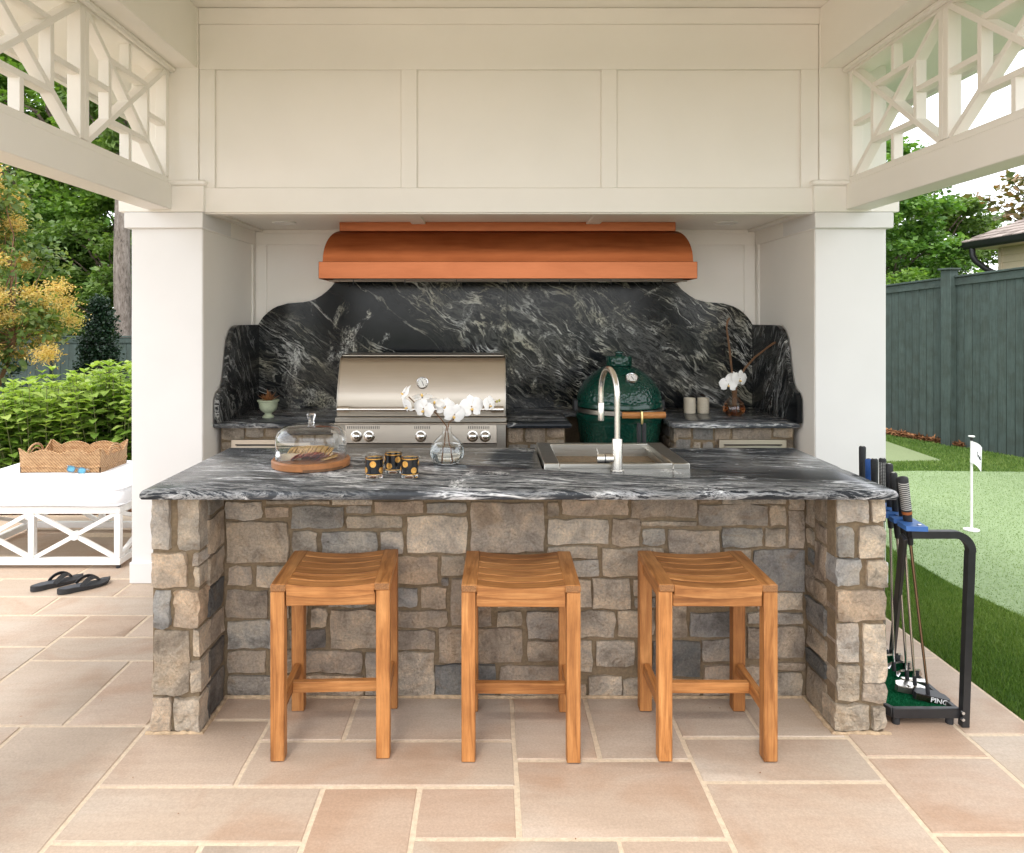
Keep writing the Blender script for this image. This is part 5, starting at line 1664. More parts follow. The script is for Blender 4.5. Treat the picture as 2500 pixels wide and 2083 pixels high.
for x, s_ in ((TX0, -1), (TX1, 1)):
    w_ = tray_wall((x, TY0, 0), (x, TY1, 0), (s_, 0, 0), 'end_panel', True)
    ym = (TY0 + TY1) / 2
    for r_, z0 in ((.085, .098), (.06, .090)):
        MB().tube([(x + s_ * .006, ym + r_ * math.cos(PI * k / 14), CZ + z0 + r_ * .78 * math.sin(PI * k / 14)) for k in range(15)], .0075 if r_ > .07 else .005, 7).build('handle', 'rattan', w_)
MB().box(TX0, TY0, CZ - .006, TX1, TY1, CZ + .008, .003).build('tray_base', 'rattan', tr)

# sunglasses in front of the tray
sg = thing('sunglasses', 'sunglasses with mirrored blue lenses leaning against the wicker tray', 'sunglasses', (-2.73, 4.83, CZ))
GX, GY, GZ = -2.735, 4.838, CZ + .030
rotg = Matrix.Rotation(R(14), 3, 'Z') @ Matrix.Rotation(R(14), 3, 'Y')
def gp(x, y, z): return Vector((GX, GY, GZ)) + rotg @ Vector((x, y, z))
def lens_outline(cx, k=1.0):
    return [(cx + k * .0255 * math.copysign(abs(math.cos(a)) ** .6, math.cos(a)), k * .022 * math.copysign(abs(math.sin(a)) ** .7, math.sin(a)) - .002) for a in [2 * PI * q / 24 for q in range(24)]]
fr_ = None
for cx in (-.033, .033):
    ot, inn = lens_outline(cx, 1.0), lens_outline(cx, .78)
    inn = [(x + (cx - cx), z) for x, z in inn]
    m = MB()
    vs = []
    for y in (-.003, .003):
        vs += [gp(x, y, z) for x, z in ot] + [gp(cx + (x - cx), y, z) for x, z in inn]
    n = 24
    fs = []
    for i in range(n):
        j = (i + 1) % n
        fs += [(i, j, n + j, n + i), (2 * n + i, 2 * n + j, 3 * n + j, 3 * n + i), (i, j, 2 * n + j, 2 * n + i), (n + i, n + j, 3 * n + j, 3 * n + i)]
    m.add(vs, fs)
    f_ = m.build('frame', 'specs_frame', sg)
    MB().prism([(cx + (x - cx) * 1.02, z) for x, z in inn], lambda p: gp(p[0], -.001, p[1]), lambda p: gp(p[0], .001, p[1])).build('lens', 'lens', f_)
MB().tube([gp(-.010, 0, .008), gp(0, -.001, .011), gp(.010, 0, .008)], .003, 6).build('bridge', 'specs_frame', sg)
MB().tube([gp(.060, 0, .014), gp(.066, .012, .012), gp(.088, .055, -.012), gp(.098, .075, -.030)], .0035, 6).build('temple', 'specs_arm', sg)
MB().tube([gp(-.060, 0, .014), gp(-.062, .012, .012), gp(-.030, .060, .0), gp(.02, .085, -.012)], .0035, 6).build('temple', 'specs_arm', sg)

# flip-flops
def flip_flop(x, y, ang, label, flip):
    t = thing('flip_flop', label, 'sandal', (0, 0, 0), 'black flip-flops on the terrace')
    L = .285
    def half(u_):                                            # sole half width along its length (0 heel, 1 toe)
        return .035 * (math.sin(PI * min(1, u_ / .24) / 2) ** .5 if u_ < .24 else 1) + (.013 * math.sin(PI * min(1, max(0, (u_ - .3) / .75)))) - (.048 * max(0, (u_ - .84) / .16) ** 2.4)
    n = 28
    left = [(max(.002, half(k / n)) + (.006 * flip * math.sin(k / n * PI)), L * k / n) for k in range(n + 1)]
    right = [(-max(.002, half(k / n)) + (.006 * flip * math.sin(k / n * PI)), L * k / n) for k in range(n, -1, -1)]
    outl = left + right
    rock = lambda y_: .014 * max(0, (y_ / L - .7) / .3) ** 2 + .004 * max(0, (.15 - y_ / L) / .15)
    th = lambda y_: .030 - .012 * min(1, max(0, y_ / L - .25) / .5)
    sole = MB().prism(outl, lambda p: (p[0] * .94, p[1], .0015 + rock(p[1])), lambda p: (p[0], p[1], rock(p[1]) + th(p[1]))).build('sole', 'rubber', t)
    ins = [(p[0] * .86, .012 + p[1] * .915) for p in outl]
    MB().prism(ins, lambda p: (p[0], p[1], rock(p[1]) + th(p[1]) - .004), lambda p: (p[0], p[1], rock(p[1]) + th(p[1]) + .0012)).build('footbed', 'footbed', sole)
    toe = Vector((.008 * flip, L * .80, th(L * .8) + .002))
    for sx in (-1, 1):
        P0, P1, P2, P3 = toe, Vector((sx * .016, L * .70, .072)), Vector((sx * .040, L * .52, .072)), Vector((sx * .0415, L * .40, .026))
        vs, N = [], 12
        for i in range(N + 1):
            u_ = i / N
            c = P0 * (1 - u_) ** 3 + P1 * 3 * u_ * (1 - u_) ** 2 + P2 * 3 * u_ * u_ * (1 - u_) + P3 * u_ ** 3
            d_ = (-(P0 * 3 * (1 - u_) ** 2) + P1 * 3 * (1 - u_) * (1 - 3 * u_) + P2 * 3 * u_ * (2 - 3 * u_) + P3 * 3 * u_ * u_).normalized()
            outw = Vector((sx * .85, -.1, .55)).normalized()
            w_ = d_.cross(outw).normalized() * (.004 + .0085 * min(1, u_ * 2.0))
            o_ = outw * .0022
            vs += [c + w_ + o_, c - w_ + o_, c - w_ - o_, c + w_ - o_]
        fs = [(i * 4 + a, i * 4 + (a + 1) % 4, i * 4 + 4 + (a + 1) % 4, i * 4 + 4 + a) for i in range(N) for a in range(4)] + [(0, 1, 2, 3), (N * 4, N * 4 + 1, N * 4 + 2, N * 4 + 3)]
        MB().add(vs, fs).build('strap', 'grip', t, smooth=60)
    MB().tube([toe + Vector((0, 0, -.006)), toe + Vector((0, -.004, .012))], .0045, 8).build('toe_post', 'grip', t)
    t.location = (x, y, 0)
    t.rotation_euler.z = R(ang)
flip_flop(-2.425, 4.095, -41, 'right hand black flip-flop, the nearer of the pair by the ottoman', 1)
flip_flop(-2.60, 4.135, -38, 'left hand black flip-flop, behind its mate by the ottoman', -1)

# ------------------------------------------------------------------ putter rack
rack = thing('putter_rack', 'black metal club rack with blue top plate and green mat beside the island', 'golf rack', (1.65, 3.05, 0))
RX0, RX1, RY0, RY1 = 1.500, 1.785, 2.775, 3.42
rk = lambda name, *a: box_part(name, 'black_metal', rack, *a, bev=.002)
rk('base_rail', RX0 + .03, RY0, .028, RX1, RY0 + .02, .066)
rk('base_rail', RX0, RY1 - .02, .028, RX1, RY1, .066)
rk('base_rail', RX1 - .02, RY0 + .0205, .0285, RX1 - .0005, RY1 - .0205, .0655)
rk('base_rail', RX0, RY0 + .06, .0285, RX0 + .02, RY1 - .0205, .0655)
MB().bar((RX0 + .010, RY0 + .062, .047), (RX0 + .036, RY0 + .010, .047), .036, .02, (1, .4, 0), .002).build('base_rail', 'black_metal', rack)
rk('base_floor', RX0 + .02, RY0 + .02, .030, RX1 - .02, RY1 - .02, .040)
for x, y in ((RX0 + .05, RY0 + .02), (RX1 - .03, RY0 + .02), (RX0 + .03, RY1 - .03), (RX1 - .03, RY1 - .03)):
    MB().lathe([(.014, .001), (.015, .028)], 12, (x, y, 0)).build('foot', 'rubber', rack)
mt = MB().box(RX0 + .021, RY0 + .021, .0402, RX1 - .021, RY1 - .021, .046).build('turf_mat', 'mat_green', rack, smooth=0)
n = 16000
C = np.stack([RNG.uniform(RX0 + .022, RX1 - .022, n), RNG.uniform(RY0 + .022, RY1 - .022, n), np.full(n, .045)], 1)
bl = leaf_mesh('mat_pile', 'mat_green', mt, C, np.stack([RNG.normal(0, .4, n), RNG.normal(0, .4, n), np.ones(n)], 1), RNG.normal(size=(n, 3)) * (1, 1, .1), RNG.uniform(.006, .011, n), RNG.uniform(.002, .004, n), 'blade', 'stuff')
def upright(y, ytop):
    pts = [(RX1 + .012, y, .002), (RX1 + .012, y + (ytop - y) * .9, .675)]
    for k in range(9):
        a = R(90 * k / 8)
        pts.append((RX1 + .012 - .065 + .065 * math.cos(a), ytop, .675 + .065 * math.sin(a)))
    pts.append((1.57, ytop, .740))
    m = MB()
    vs = []
    w_ = .0135
    for i, p in enumerate(pts):
        p = Vector(p)
        d_ = (Vector(pts[min(i + 1, len(pts) - 1)]) - Vector(pts[max(0, i - 1)])).normalized()
        sd = Vector((0, 1, 0))
        up_ = d_.cross(sd).normalized()
        vs += [p + up_ * w_ + sd * w_, p - up_ * w_ + sd * w_, p - up_ * w_ - sd * w_, p + up_ * w_ - sd * w_]
    N = len(pts)
    fs = [(i * 4 + a, i * 4 + (a + 1) % 4, i * 4 + 4 + (a + 1) % 4, i * 4 + 4 + a) for i in range(N - 1) for a in range(4)] + [(0, 1, 2, 3), (N * 4 - 4, N * 4 - 3, N * 4 - 2, N * 4 - 1)]
    m.add(vs, fs)
    return m.build('upright', 'black_metal', rack, smooth=40)
up1 = upright(2.775, 2.735)
upright(3.43, 3.45)
MB().bar((1.556, 2.752, .725), (1.800, 3.275, .035), .030, .016, (1, .2, 0), .002).build('brace', 'black_metal', rack)
for z in (.035, .06):
    MB().tube([(RX1 - .003, 2.762, z), (RX1 - .003, 2.752, z)], .006, 8).build('bolt', 'chrome', up1)
# blue plate with notches for the grips
pl_f, pl_b = Vector((1.585, 2.72)), Vector((1.665, 3.47))
pd = (pl_b - pl_f).normalized()
pn = Vector((pd.y, -pd.x))
L = (pl_b - pl_f).length
slots = [.09 + k * .0735 for k in range(8)]
out = [(0, -.035)]
for s_ in slots:
    out += [(s_ - .016, -.035), (s_ - .014, .0), (s_ + .014, .0), (s_ + .016, -.035)]
out += [(L, -.035), (L, .042), (.0, .042)]
pp = lambda p, z: (*(pl_f + pd * p[0] + pn * p[1]), z)
MB().prism(out, lambda p: pp(p, .7545), lambda p: pp(p, .7725)).build('top_plate', 'blue_plate', rack, smooth=30)
for s_ in (.02, L - .02):
    q = pl_f + pd * s_ + pn * .02
    MB().lathe([(.008, .7726), (.008, .776), (.004, .777)], 10, (q.x, q.y, 0)).build('bolt', 'chrome', rack)

def text_on(parent, body, size, loc, rot, mat):
    cu_ = bpy.data.curves.new('lettering', 'FONT')
    cu_.body = body
    cu_.size = size
    cu_.extrude = .0003
    cu_.align_x, cu_.align_y = 'CENTER', 'CENTER'
    cu_.offset = .0006
    cu_.materials.append(M[mat])
    o = bpy.data.objects.new('lettering', cu_)
    COL.objects.link(o)
    bpy.context.view_layer.update()
    me = bpy.data.meshes.new_from_object(o.evaluated_get(bpy.context.evaluated_depsgraph_get()))
    bpy.data.objects.remove(o)
    me.name = 'lettering'
    me.transform(Matrix.Translation(Vector(loc) - world_off(parent)) @ rot.to_4x4())
    o = bpy.data.objects.new('lettering', me)
    COL.objects.link(o)
    o.parent = parent
    return o
CLUBS = [  # label, top (x, y, z), foot (x, y), grip material, head kind, shaft
 ('putter with a black grip ringed by white stripes, nearest the front of the rack', (1.5685, 2.78, .945), (1.715, 2.862), 'stripe', 'mallet_dark', 'bronze_shaft'),
 ('putter with plain black grip and silver mallet head, second from the front of the rack', (1.603, 2.86, .925), (1.700, 2.925), 'grip', 'mallet_silver', 'satin'),
 ('slim black gripped putter with small blade head, third from the front of the rack', (1.615, 2.93, .930), (1.706, 2.99), 'grip', 'blade', 'chrome'),
 ('iron with black grip and long curved neck, fourth from the front of the rack', (1.637, 3.0, .952), (1.690, 3.06), 'grip', 'iron', 'chrome'),
 ('club with a pale checked grip just right of the island corner', (1.650, 3.075, .960), (1.690, 3.13), 'check', 'iron', 'chrome'),
 ('club with a black grip between the checked and blue grips', (1.655, 3.15, .944), (1.692, 3.20), 'grip', 'iron', 'chrome'),
 ('club with the bright blue grip', (1.667, 3.22, .930), (1.695, 3.27), 'grip_blue', 'blade', 'chrome'),
 ('tallest black gripped club at the far end of the rack', (1.680, 3.30, .972), (1.700, 3.34), 'grip', 'iron', 'chrome'),
]
for lb, top, ft, gm, hk, sm in CLUBS:
    top = Vector(top)
    hz = .070 if hk.startswith('mallet') else .062
    foot = Vector((ft[0], ft[1], hz))
    c = thing('golf_club', lb, 'golf club', (foot.x, foot.y, .05), 'golf clubs standing in the rack')
    ax = (foot - top).normalized()
    gl = .27
    P = lambda s_: top + ax * s_
    thick = 1.25 if gm == 'stripe' else 1.0
    mat = {'stripe': 'grip', 'check': 'grip'}.get(gm, gm)
    gr = MB().tube([P(0), P(.003), P(.008), P(.05), P(.15), P(gl - .03), P(gl)], [.009, .0135 * thick, .0148 * thick, .0145 * thick, .0135 * thick, .012, .0095], 16).build('grip', mat, c)
    if gm == 'stripe':
        for k in range(14):
            MB().tube([P(.022 + k * .0078), P(.022 + k * .0078 + .0034)], .01475 * thick, 16, caps=False).build('stripe', 'grip_grey', gr)
        MB().tube([P(.135), P(.146)], .01425 * thick, 16, caps=False).build('stripe', 'grip_orange', gr)
    elif gm == 'check':
        u_ = ax.orthogonal().normalized()
        w_ = ax.cross(u_)
        ckm = MB()
        for j in range(26):
            for q in range(14):
                a = 2 * PI * q / 14
                n_ = u_ * math.cos(a) + w_ * math.sin(a)
                t_ = ax.cross(n_)
                p = P(.018 + j * .0062) + n_ * (.0150 - j * .00003)
                ckm.add([p - t_ * .0017 - ax * .0017, p + t_ * .0017 - ax * .0017, p + t_ * .0017 + ax * .0017, p - t_ * .0017 + ax * .0017], [(0, 1, 2, 3)])
        ckm.build('check_pattern', 'grip_grey', gr, smooth=0)
    MB().tube([P(.0015), P(-.001)], .006, 10).build('butt_cap', 'grip_grey' if gm in ('grip', 'check') else 'grip', gr)
    Ls = (foot - top).length
    MB().tube([P(gl - .002), P(Ls - .045)], [.0062, .0046], 10).build('shaft', sm, c)
    MB().tube([P(Ls - .05), P(Ls - .012)], [.0072, .0078], 10).build('ferrule', 'rubber', c)
    if hk.startswith('mallet'):
        dark = hk.endswith('dark')
        rot = Matrix.Rotation(R(-16 if dark else -12), 3, 'Z') @ Matrix.Rotation(R(7), 3, 'Y')
        hc = Vector((foot.x + (.012 if dark else -.012), foot.y, .062))
        outl = [(-.060, -.016), (.060, -.016), (.066, -.004), (.056, .030), (.030, .046), (-.030, .046), (-.056, .030), (-.066, -.004)]
        hd_ = MB().prism(outl, lambda p: hc + rot @ Vector((p[0], p[1], -.013)), lambda p: hc + rot @ Vector((p[0] * .96, p[1] * .96, .013))).build('head', 'black_metal' if dark else 'satin', c, smooth=30)
        MB().prism([(-.058, -.0185), (.058, -.0185), (.058, -.0162), (-.058, -.0162)], lambda p: hc + rot @ Vector((p[0], p[1], -.011)), lambda p: hc + rot @ Vector((p[0], p[1], .011))).build('face_insert', 'bronze_shaft' if dark else 'steel_dark', hd_)
        MB().tube([P(Ls - .015), foot + Vector((.002, -.002, -.012)), hc + rot @ Vector((-.02, -.006, .010))], [.0075, .008, .009], 10).build('neck', 'black_metal' if dark else 'satin', hd_)
        face = rot @ Matrix.Rotation(R(90), 3, 'X')
        text_on(hd_, 'PING', .026, hc + rot @ Vector((.022, -.0189, .001)), face, 'print_white' if dark else 'print_black')
    elif hk == 'blade':
        hc = Vector((foot.x + .030, foot.y + .004, .060))
        hd_ = MB().obox(hc, .050, .012, .012, Matrix.Rotation(R(-12), 3, 'Z'), .004).build('head', 'satin', c)
        MB().tube([P(Ls - .014), foot + Vector((.002, 0, -.006)), hc + Vector((-.035, .004, .004))], [.007, .0075, .007], 8).build('neck', 'steel_dark', hd_)
    else:
        hc = Vector((foot.x + .058, foot.y - .004, .066))
        outl = [(-.042, -.006), (-.036, -.016), (.040, -.018), (.050, .006), (.040, .032), (.022, .030), (-.030, .010)]
        rot = Matrix.Rotation(R(-14), 3, 'Z') @ Matrix.Rotation(R(32), 3, 'X')
        hd_ = MB().prism(outl, lambda p: hc + rot @ Vector((p[0], -.005, p[1])), lambda p: hc + rot @ Vector((p[0], .005, p[1] * .92))).build('head', 'chrome', c, smooth=30)
        MB().tube([P(Ls - .014), foot + Vector((.003, 0, -.004)), foot + Vector((.012, -.002, -.012)), hc + rot @ Vector((-.034, 0, -.004))], [.008, .0085, .009, .0095], 10).build('neck', 'chrome', hd_)

# ------------------------------------------------------------------ putting flag
fl = thing('putting_flag', 'small white practice flag on a thin pole in the putting green', 'golf flag', (3.535, 5.37, 0))
PX, PY = 3.535, 5.37
MB().lathe([(.052, -.002), (.053, .006), (.03, .009), (.012, .010)], 28, (PX, PY, 0)).build('base_disc', 'white_metal', fl)
MB().lathe([(.0095, .010), (.0085, .655)], 14, (PX, PY, 0)).build('pole', 'white_metal', fl)
MB().lathe([(.010, .655), (.010, .683)], 14, (PX, PY, 0)).build('collar', 'black_metal', fl)
MB().lathe([(.021, .684), (.022, .688), (.021, .692)], 18, (PX, PY, 0)).build('top_disc', 'white_metal', fl)
def flag_pt(u_, v_):
    w_ = .092 * (1 - .25 * v_ * (1 - u_))
    x = PX - .012 + u_ * w_ - .006 * (v_)
    y = PY - .012 - .020 * math.sin(u_ * PI * 1.1) + .01 * u_
    z = .654 - v_ * .155 - u_ ** 1.5 * (.050 + .025 * v_)
    return Vector((x, y, z))
fm = MB()
fm.grid(lambda u_, v_: flag_pt(u_, v_), 12, 8)
nv = len(fm.v)
base_v, base_f = list(fm.v), list(fm.f)
fm.v += [(x, y + .0015, z) for x, y, z in base_v]
fm.f += [tuple(i + nv for i in f[::-1]) for f in base_f]
fb = fm.build('flag', 'fabric', fl, smooth=60, fix=False)
strokes = [[(.40, .44), (.44, .36), (.47, .42), (.44, .5), (.49, .54)], [(.53, .48), (.55, .56), (.58, .46), (.60, .57)], [(.62, .50), (.63, .60), (.66, .50), (.67, .60), (.70, .50), (.71, .61)], [(.74, .50), (.75, .60)], [(.79, .42), (.79, .60)], [(.83, .52), (.86, .58), (.88, .50)], [(.42, .58), (.86, .70)]]
sm_ = MB()
for st in strokes:
    sm_.tube([flag_pt(a, b_) + Vector((0, -.0015, 0)) for a, b_ in st], .0013, 5)
sm_.build('script_print', 'print_black', fb)

# ------------------------------------------------------------------ fences
def fence(label, A, B, zb, ztA, ztB, bw_, posts, seed):
    A, B = Vector(A), Vector(B)
    f = thing('wooden_fence', label, 'fence', (A.x, A.y, zb))
    d_ = (B - A).normalized()
    n_ = Vector((-d_.y, d_.x))
    if n_.dot(-A) < 0: n_ = -n_                              # towards the camera
    L = (B - A).length
    rot = Matrix((Vector((d_.x, d_.y, 0)), Vector((n_.x, n_.y, 0)), Vector((0, 0, 1)))).transposed()
    rnd = random.Random(seed)
    zt = lambda s_: ztA + (ztB - ztA) * s_ / L
    s_ = 0
    while s_ < L:
        w_ = bw_ * rnd.uniform(.93, 1.07)
        c = A + d_ * (s_ + w_ / 2) + n_ * rnd.uniform(-.0015, .002)
        z1 = zt(s_ + w_ / 2) - .03
        o = MB().obox((c.x, c.y, (zb + z1) / 2), w_ / 2 - rnd.uniform(.0012, .0028), .009, (z1 - zb) / 2, rot, .002).build('board', 'fence_z', f)
        s_ += w_
    for s0, s1 in zip([0] + posts, posts + [L]):
        a, b_ = A + d_ * s0, A + d_ * s1
        MB().bar((a.x + n_.x * .018, a.y + n_.y * .018, zt(s0) - .075), (b_.x + n_.x * .018, b_.y + n_.y * .018, zt(s1) - .075), .09, .018, (n_.x, n_.y, 0), .003).build('trim_board', 'fence_x', f)
        MB().bar((a.x + n_.x * .006, a.y + n_.y * .006, zt(s0) - .012), (b_.x + n_.x * .006, b_.y + n_.y * .006, zt(s1) - .012), .024, .075, (n_.x, n_.y, 0), .003).build('cap_rail', 'fence_x', f)
    for s_ in posts:
        p = A + d_ * s_ + n_ * .035
        z1 = zt(s_) + .075
        po = MB().obox((p.x, p.y, (zb + z1) / 2), .068, .065, (z1 - zb) / 2, rot, .004).build('post', 'fence_z', f)
        MB().obox((p.x, p.y, z1 + .012), .092, .09, .012, rot, .006).build('post_cap', 'fence_z', po)
    return f
fence('tall grey green board fence beside the putting green on the right', (4.41, 13.0), (7.4, 3.98), -.03, 1.82, 2.42, .105, [1.7, 4.15, 6.6], 3)
fence('low grey green board fence behind the shrubs on the left', (-11.5, 12.4), (-3.0, 12.4), -.62, 1.275, 1.275, .14, [1.6, 4.02, 6.44], 4)

# ------------------------------------------------------------------ house beyond the right fence
hs = thing('house', 'cream sided house with brown shingle roof and black gutter over the right fence', 'house', (12.5, 9.8, 0))
HX, HY = 9.55, 13.7
MB().box(HX + .02, 5.0, -.03, 16, HY - .02, 3.0).build('wall', 'siding', hs, smooth=0)
for k in range(22):
    z = .05 + k * .135
    bl_ = MB()
    bl_.add([(HX + .012, 5, z + .135), (HX - .006, 5, z + .002), (HX - .006, HY + .012, z + .002), (HX + .012, HY, z + .135), (HX + .02, 5, z), (HX + .02, HY, z)], [(0, 1, 2, 3), (1, 4, 5, 2)])
    bl_.build('siding_board', 'siding', hs, smooth=0)
box_part('corner_board', 'siding', hs, HX - .016, HY - .06, -.03, HX + .05, HY + .03, 2.9)
box_part('soffit', 'siding', hs, 9.14, 4.7, 2.90, 16.4, 14.1, 2.93, .002)
gt = MB()
gt.prism([(9.04, 3.02), (9.06, 2.93), (9.10, 2.89), (9.16, 2.89), (9.16, 3.02)], lambda p: (p[0], 4.6, p[1]), lambda p: (p[0], 14.2, p[1]))
gt.build('gutter', 'black_metal', hs, smooth=30)
dp = [(9.13, 13.85, 2.9), (9.13, 13.84, 2.76), (9.17, 13.82, 2.66), (9.30, 13.75, 2.52), (9.44, 13.68, 2.42), (9.49, 13.66, 2.34), (9.50, 13.65, 2.2), (9.50, 13.65, .05)]
MB().tube(dp, .052, 12).build('downspout', 'black_metal', hs)
# hipped roof in courses of shingle tabs
RXm, R0y, R1y, RZ = 12.8, 8.4, 10.5, 4.85
EZ = 3.02
ex0, ex1, ey0, ey1 = 9.08, 16.5, 4.64, 14.18
rfm = MB().add([(ex0, ey0, EZ), (ex1, ey0, EZ), (ex1, ey1, EZ), (ex0, ey1, EZ), (RXm, R0y, RZ), (RXm, R1y, RZ)], [(0, 1, 4), (1, 2, 5, 4), (2, 3, 5), (3, 0, 4, 5), (0, 3, 2, 1)])
rfo = rfm.build('roof', 'shingle', hs, smooth=0)
tabs = MB()
rnd = random.Random(9)
rows_ = 26
for j in range(rows_):
    t0, t1 = j / rows_, (j + 1.25) / rows_
    y0, y1 = ey0 + (R0y - ey0) * t0, ey1 + (R1y - ey1) * t0
    y = y0 - rnd.random() * .2
    while y < y1:
        w_ = rnd.uniform(.22, .34)
        a, b_ = max(y, y0), min(y + w_ - .006, y1)
        if b_ - a > .03:
            x0, x1 = ex0 + (RXm - ex0) * t0, ex0 + (RXm - ex0) * min(1, t1)
            z0, z1 = EZ + (RZ - EZ) * t0, EZ + (RZ - EZ) * min(1, t1)
            e = .012 + rnd.random() * .006
            tgt = tabs
            if j < 12 and b_ > 11.6: tgt = MB()
            tgt.add([(x0, a, z0 + e + .008), (x0, b_, z0 + e + .008), (x1, b_, z1 + .008), (x1, a, z1 + .008), (x0, a, z0), (x0, b_, z0)], [(0, 1, 2, 3), (0, 4, 5, 1)])
            if tgt is not tabs: tgt.build('shingle', 'shingle_tab', rfo, smooth=0)
        y += w_
to = tabs.build('shingles', 'shingle', rfo, smooth=0)
to['kind'] = 'stuff'

# ------------------------------------------------------------------ trees and shrubs
def limb(m, a, b_, r0, r1, wob=.12, n=7):
    a, b_ = Vector(a), Vector(b_)
    L = (b_ - a).length
    pts = []
    for k in range(n + 1):
        t_ = k / n
        w_ = math.sin(t_ * PI) * L * wob
        pts.append(a.lerp(b_, t_) + Vector((random.uniform(-1, 1), random.uniform(-1, 1), random.uniform(-.3, .8))) * w_ * .45)
    m.tube(pts, [r0 + (r1 - r0) * k / n for k in range(n + 1)], 7)
    return pts
def tree(name, label, x, y, h, cz, rad, nclump, per, leaf, lsize, trunk_r, bark='bark', clump_r=.55, shell=.35, group=None, droop=.25, cat='tree'):
    zb = ground_z(x, y)
    t = thing(name, label, cat, (x, y, zb), group)
    cen = ellipsoid_points(nclump, (x, y, cz), rad, shell)
    m = MB()
    top = Vector((x + random.uniform(-.2, .2), y, cz + rad[2] * .55))
    tp = limb(m, (x, y, zb - .05), top, trunk_r, trunk_r * .25, .05, 10)
    for k in RNG.permutation(nclump)[:min(nclump, 34)]:
        c = cen[k]
        s_ = tp[min(10, max(3, int(10 * (c[2] - rad[2] * .45 - zb) / (top.z - zb))))]
        limb(m, s_, c, trunk_r * .26, .012, .12, 6)
    m.build('trunk', bark, t)
    cr = np.stack([RNG.uniform(.7, 1.25, nclump) * clump_r * rad[0] / max(rad[0], .1), RNG.uniform(.7, 1.25, nclump) * clump_r, RNG.uniform(.35, .65, nclump) * clump_r], 1)
    C = clump_points(cen, cr, per)
    n = len(C)
    D = rand_dirs(n, .45, droop)
    N = RNG.normal(size=(n, 3)) * .55 + (0, 0, 1)
    L = RNG.uniform(.7, 1.3, n) * lsize
    leaf_mesh('crown', leaf, t, C, D, N, L, L * RNG.uniform(.5, .75, n), 'diamond')
    return t
TB = 'trees behind the left fence'
tree('shade_tree', 'tall mid green tree beyond the left fence, seen through the lattice', -10.2, 17.5, 13, 6.4, (2.9, 2.4, 5.6), 150, 250, 'leaf_mid', .17, .20, group=TB, clump_r=.62)
tree('shade_tree', 'deep green spreading tree behind the pine trunk on the left', -6.9, 19.5, 13, 7.0, (2.8, 2.6, 6.0), 170, 260, 'leaf_mid', .19, .22, group=TB, clump_r=.62)
tree('shade_tree', 'leafy tree at the far left edge behind the orange bush', -14.2, 18.5, 12, 5.2, (2.9, 2.5, 5.0), 110, 230, 'leaf_mid', .18, .2, group=TB, clump_r=.65)
tree('shade_tree', 'bright mid green tree between the orange bush and the pine trunk', -7.7, 16.2, 9, 4.4, (1.9, 1.4, 3.2), 90, 250, 'leaf_mid', .14, .11, group=TB, clump_r=.5)
tree('understory_tree', 'low yellow green tree just over the left fence', -7.9, 15.0, 4, 2.1, (2.3, 1.3, 1.5), 60, 240, 'leaf_light', .12, .07, group=TB, clump_r=.45)
tree('understory_tree', 'low dark green shrubby tree over the left fence by the post', -10.3, 15.4, 4.5, 2.3, (1.9, 1.4, 1.9), 60, 250, 'leaf_deep', .12, .08, group=TB, clump_r=.5)
tree('shade_tree', 'hanging branches of a light green tree above the left beam', -6.6, 14.2, 9, 5.9, (1.5, 1.3, 2.3), 46, 230, 'leaf_light', .12, .06, group=TB, clump_r=.42, droop=.7)
# distant wood closing the gaps
wc = np.concatenate([ellipsoid_points(90, (-15, 30, 5), (16, 3, 7.5), .1), ellipsoid_points(60, (12, 38, 2.6), (22, 4, 3.2), .1)])
Cw = clump_points(wc, np.tile(np.array([[1.8, 1.3, 1.1]]), (len(wc), 1)), 190)
n = len(Cw)
wood = leaf_mesh('distant_wood', 'leaf_deep', None, Cw, rand_dirs(n, .5, .2), RNG.normal(size=(n, 3)) * .6 + (0, 0, 1), RNG.uniform(.25, .5, n), RNG.uniform(.18, .3, n), 'diamond', 'stuff')
tag(wood, 'dark green wood standing far behind the fences', 'wood')
# pine trunk
pine = thing('pine_tree', 'straight pine trunk with furrowed grey brown bark left of the white column', 'tree', (-6.83, 13.6, -.6))
m = MB()
pts, rr_ = [], []
for k in range(26):
    z = -.62 + 13.5 * k / 25
    pts.append((-6.83 + .012 * math.sin(z * 1.7), 13.6 + .010 * math.cos(z * 1.3), z))
    rr_.append((.165 - .0035 * k) * random.uniform(.96, 1.05) + (.06 if k == 0 else 0))
m.tube(pts, rr_, 16)
m.build('trunk', 'pine_bark', pine, smooth=60)
pc = ellipsoid_points(40, (-6.83, 13.6, 13.2), (2.4, 2.2, 1.8), .3)
Cp = clump_points(pc, np.tile(np.array([[.5, .5, .3]]), (40, 1)), 160)
n = len(Cp)
leaf_mesh('crown', 'leaf_deep', pine, Cp, rand_dirs(n, .6), RNG.normal(size=(n, 3)), RNG.uniform(.15, .3, n), np.full(n, .02), 'diamond')

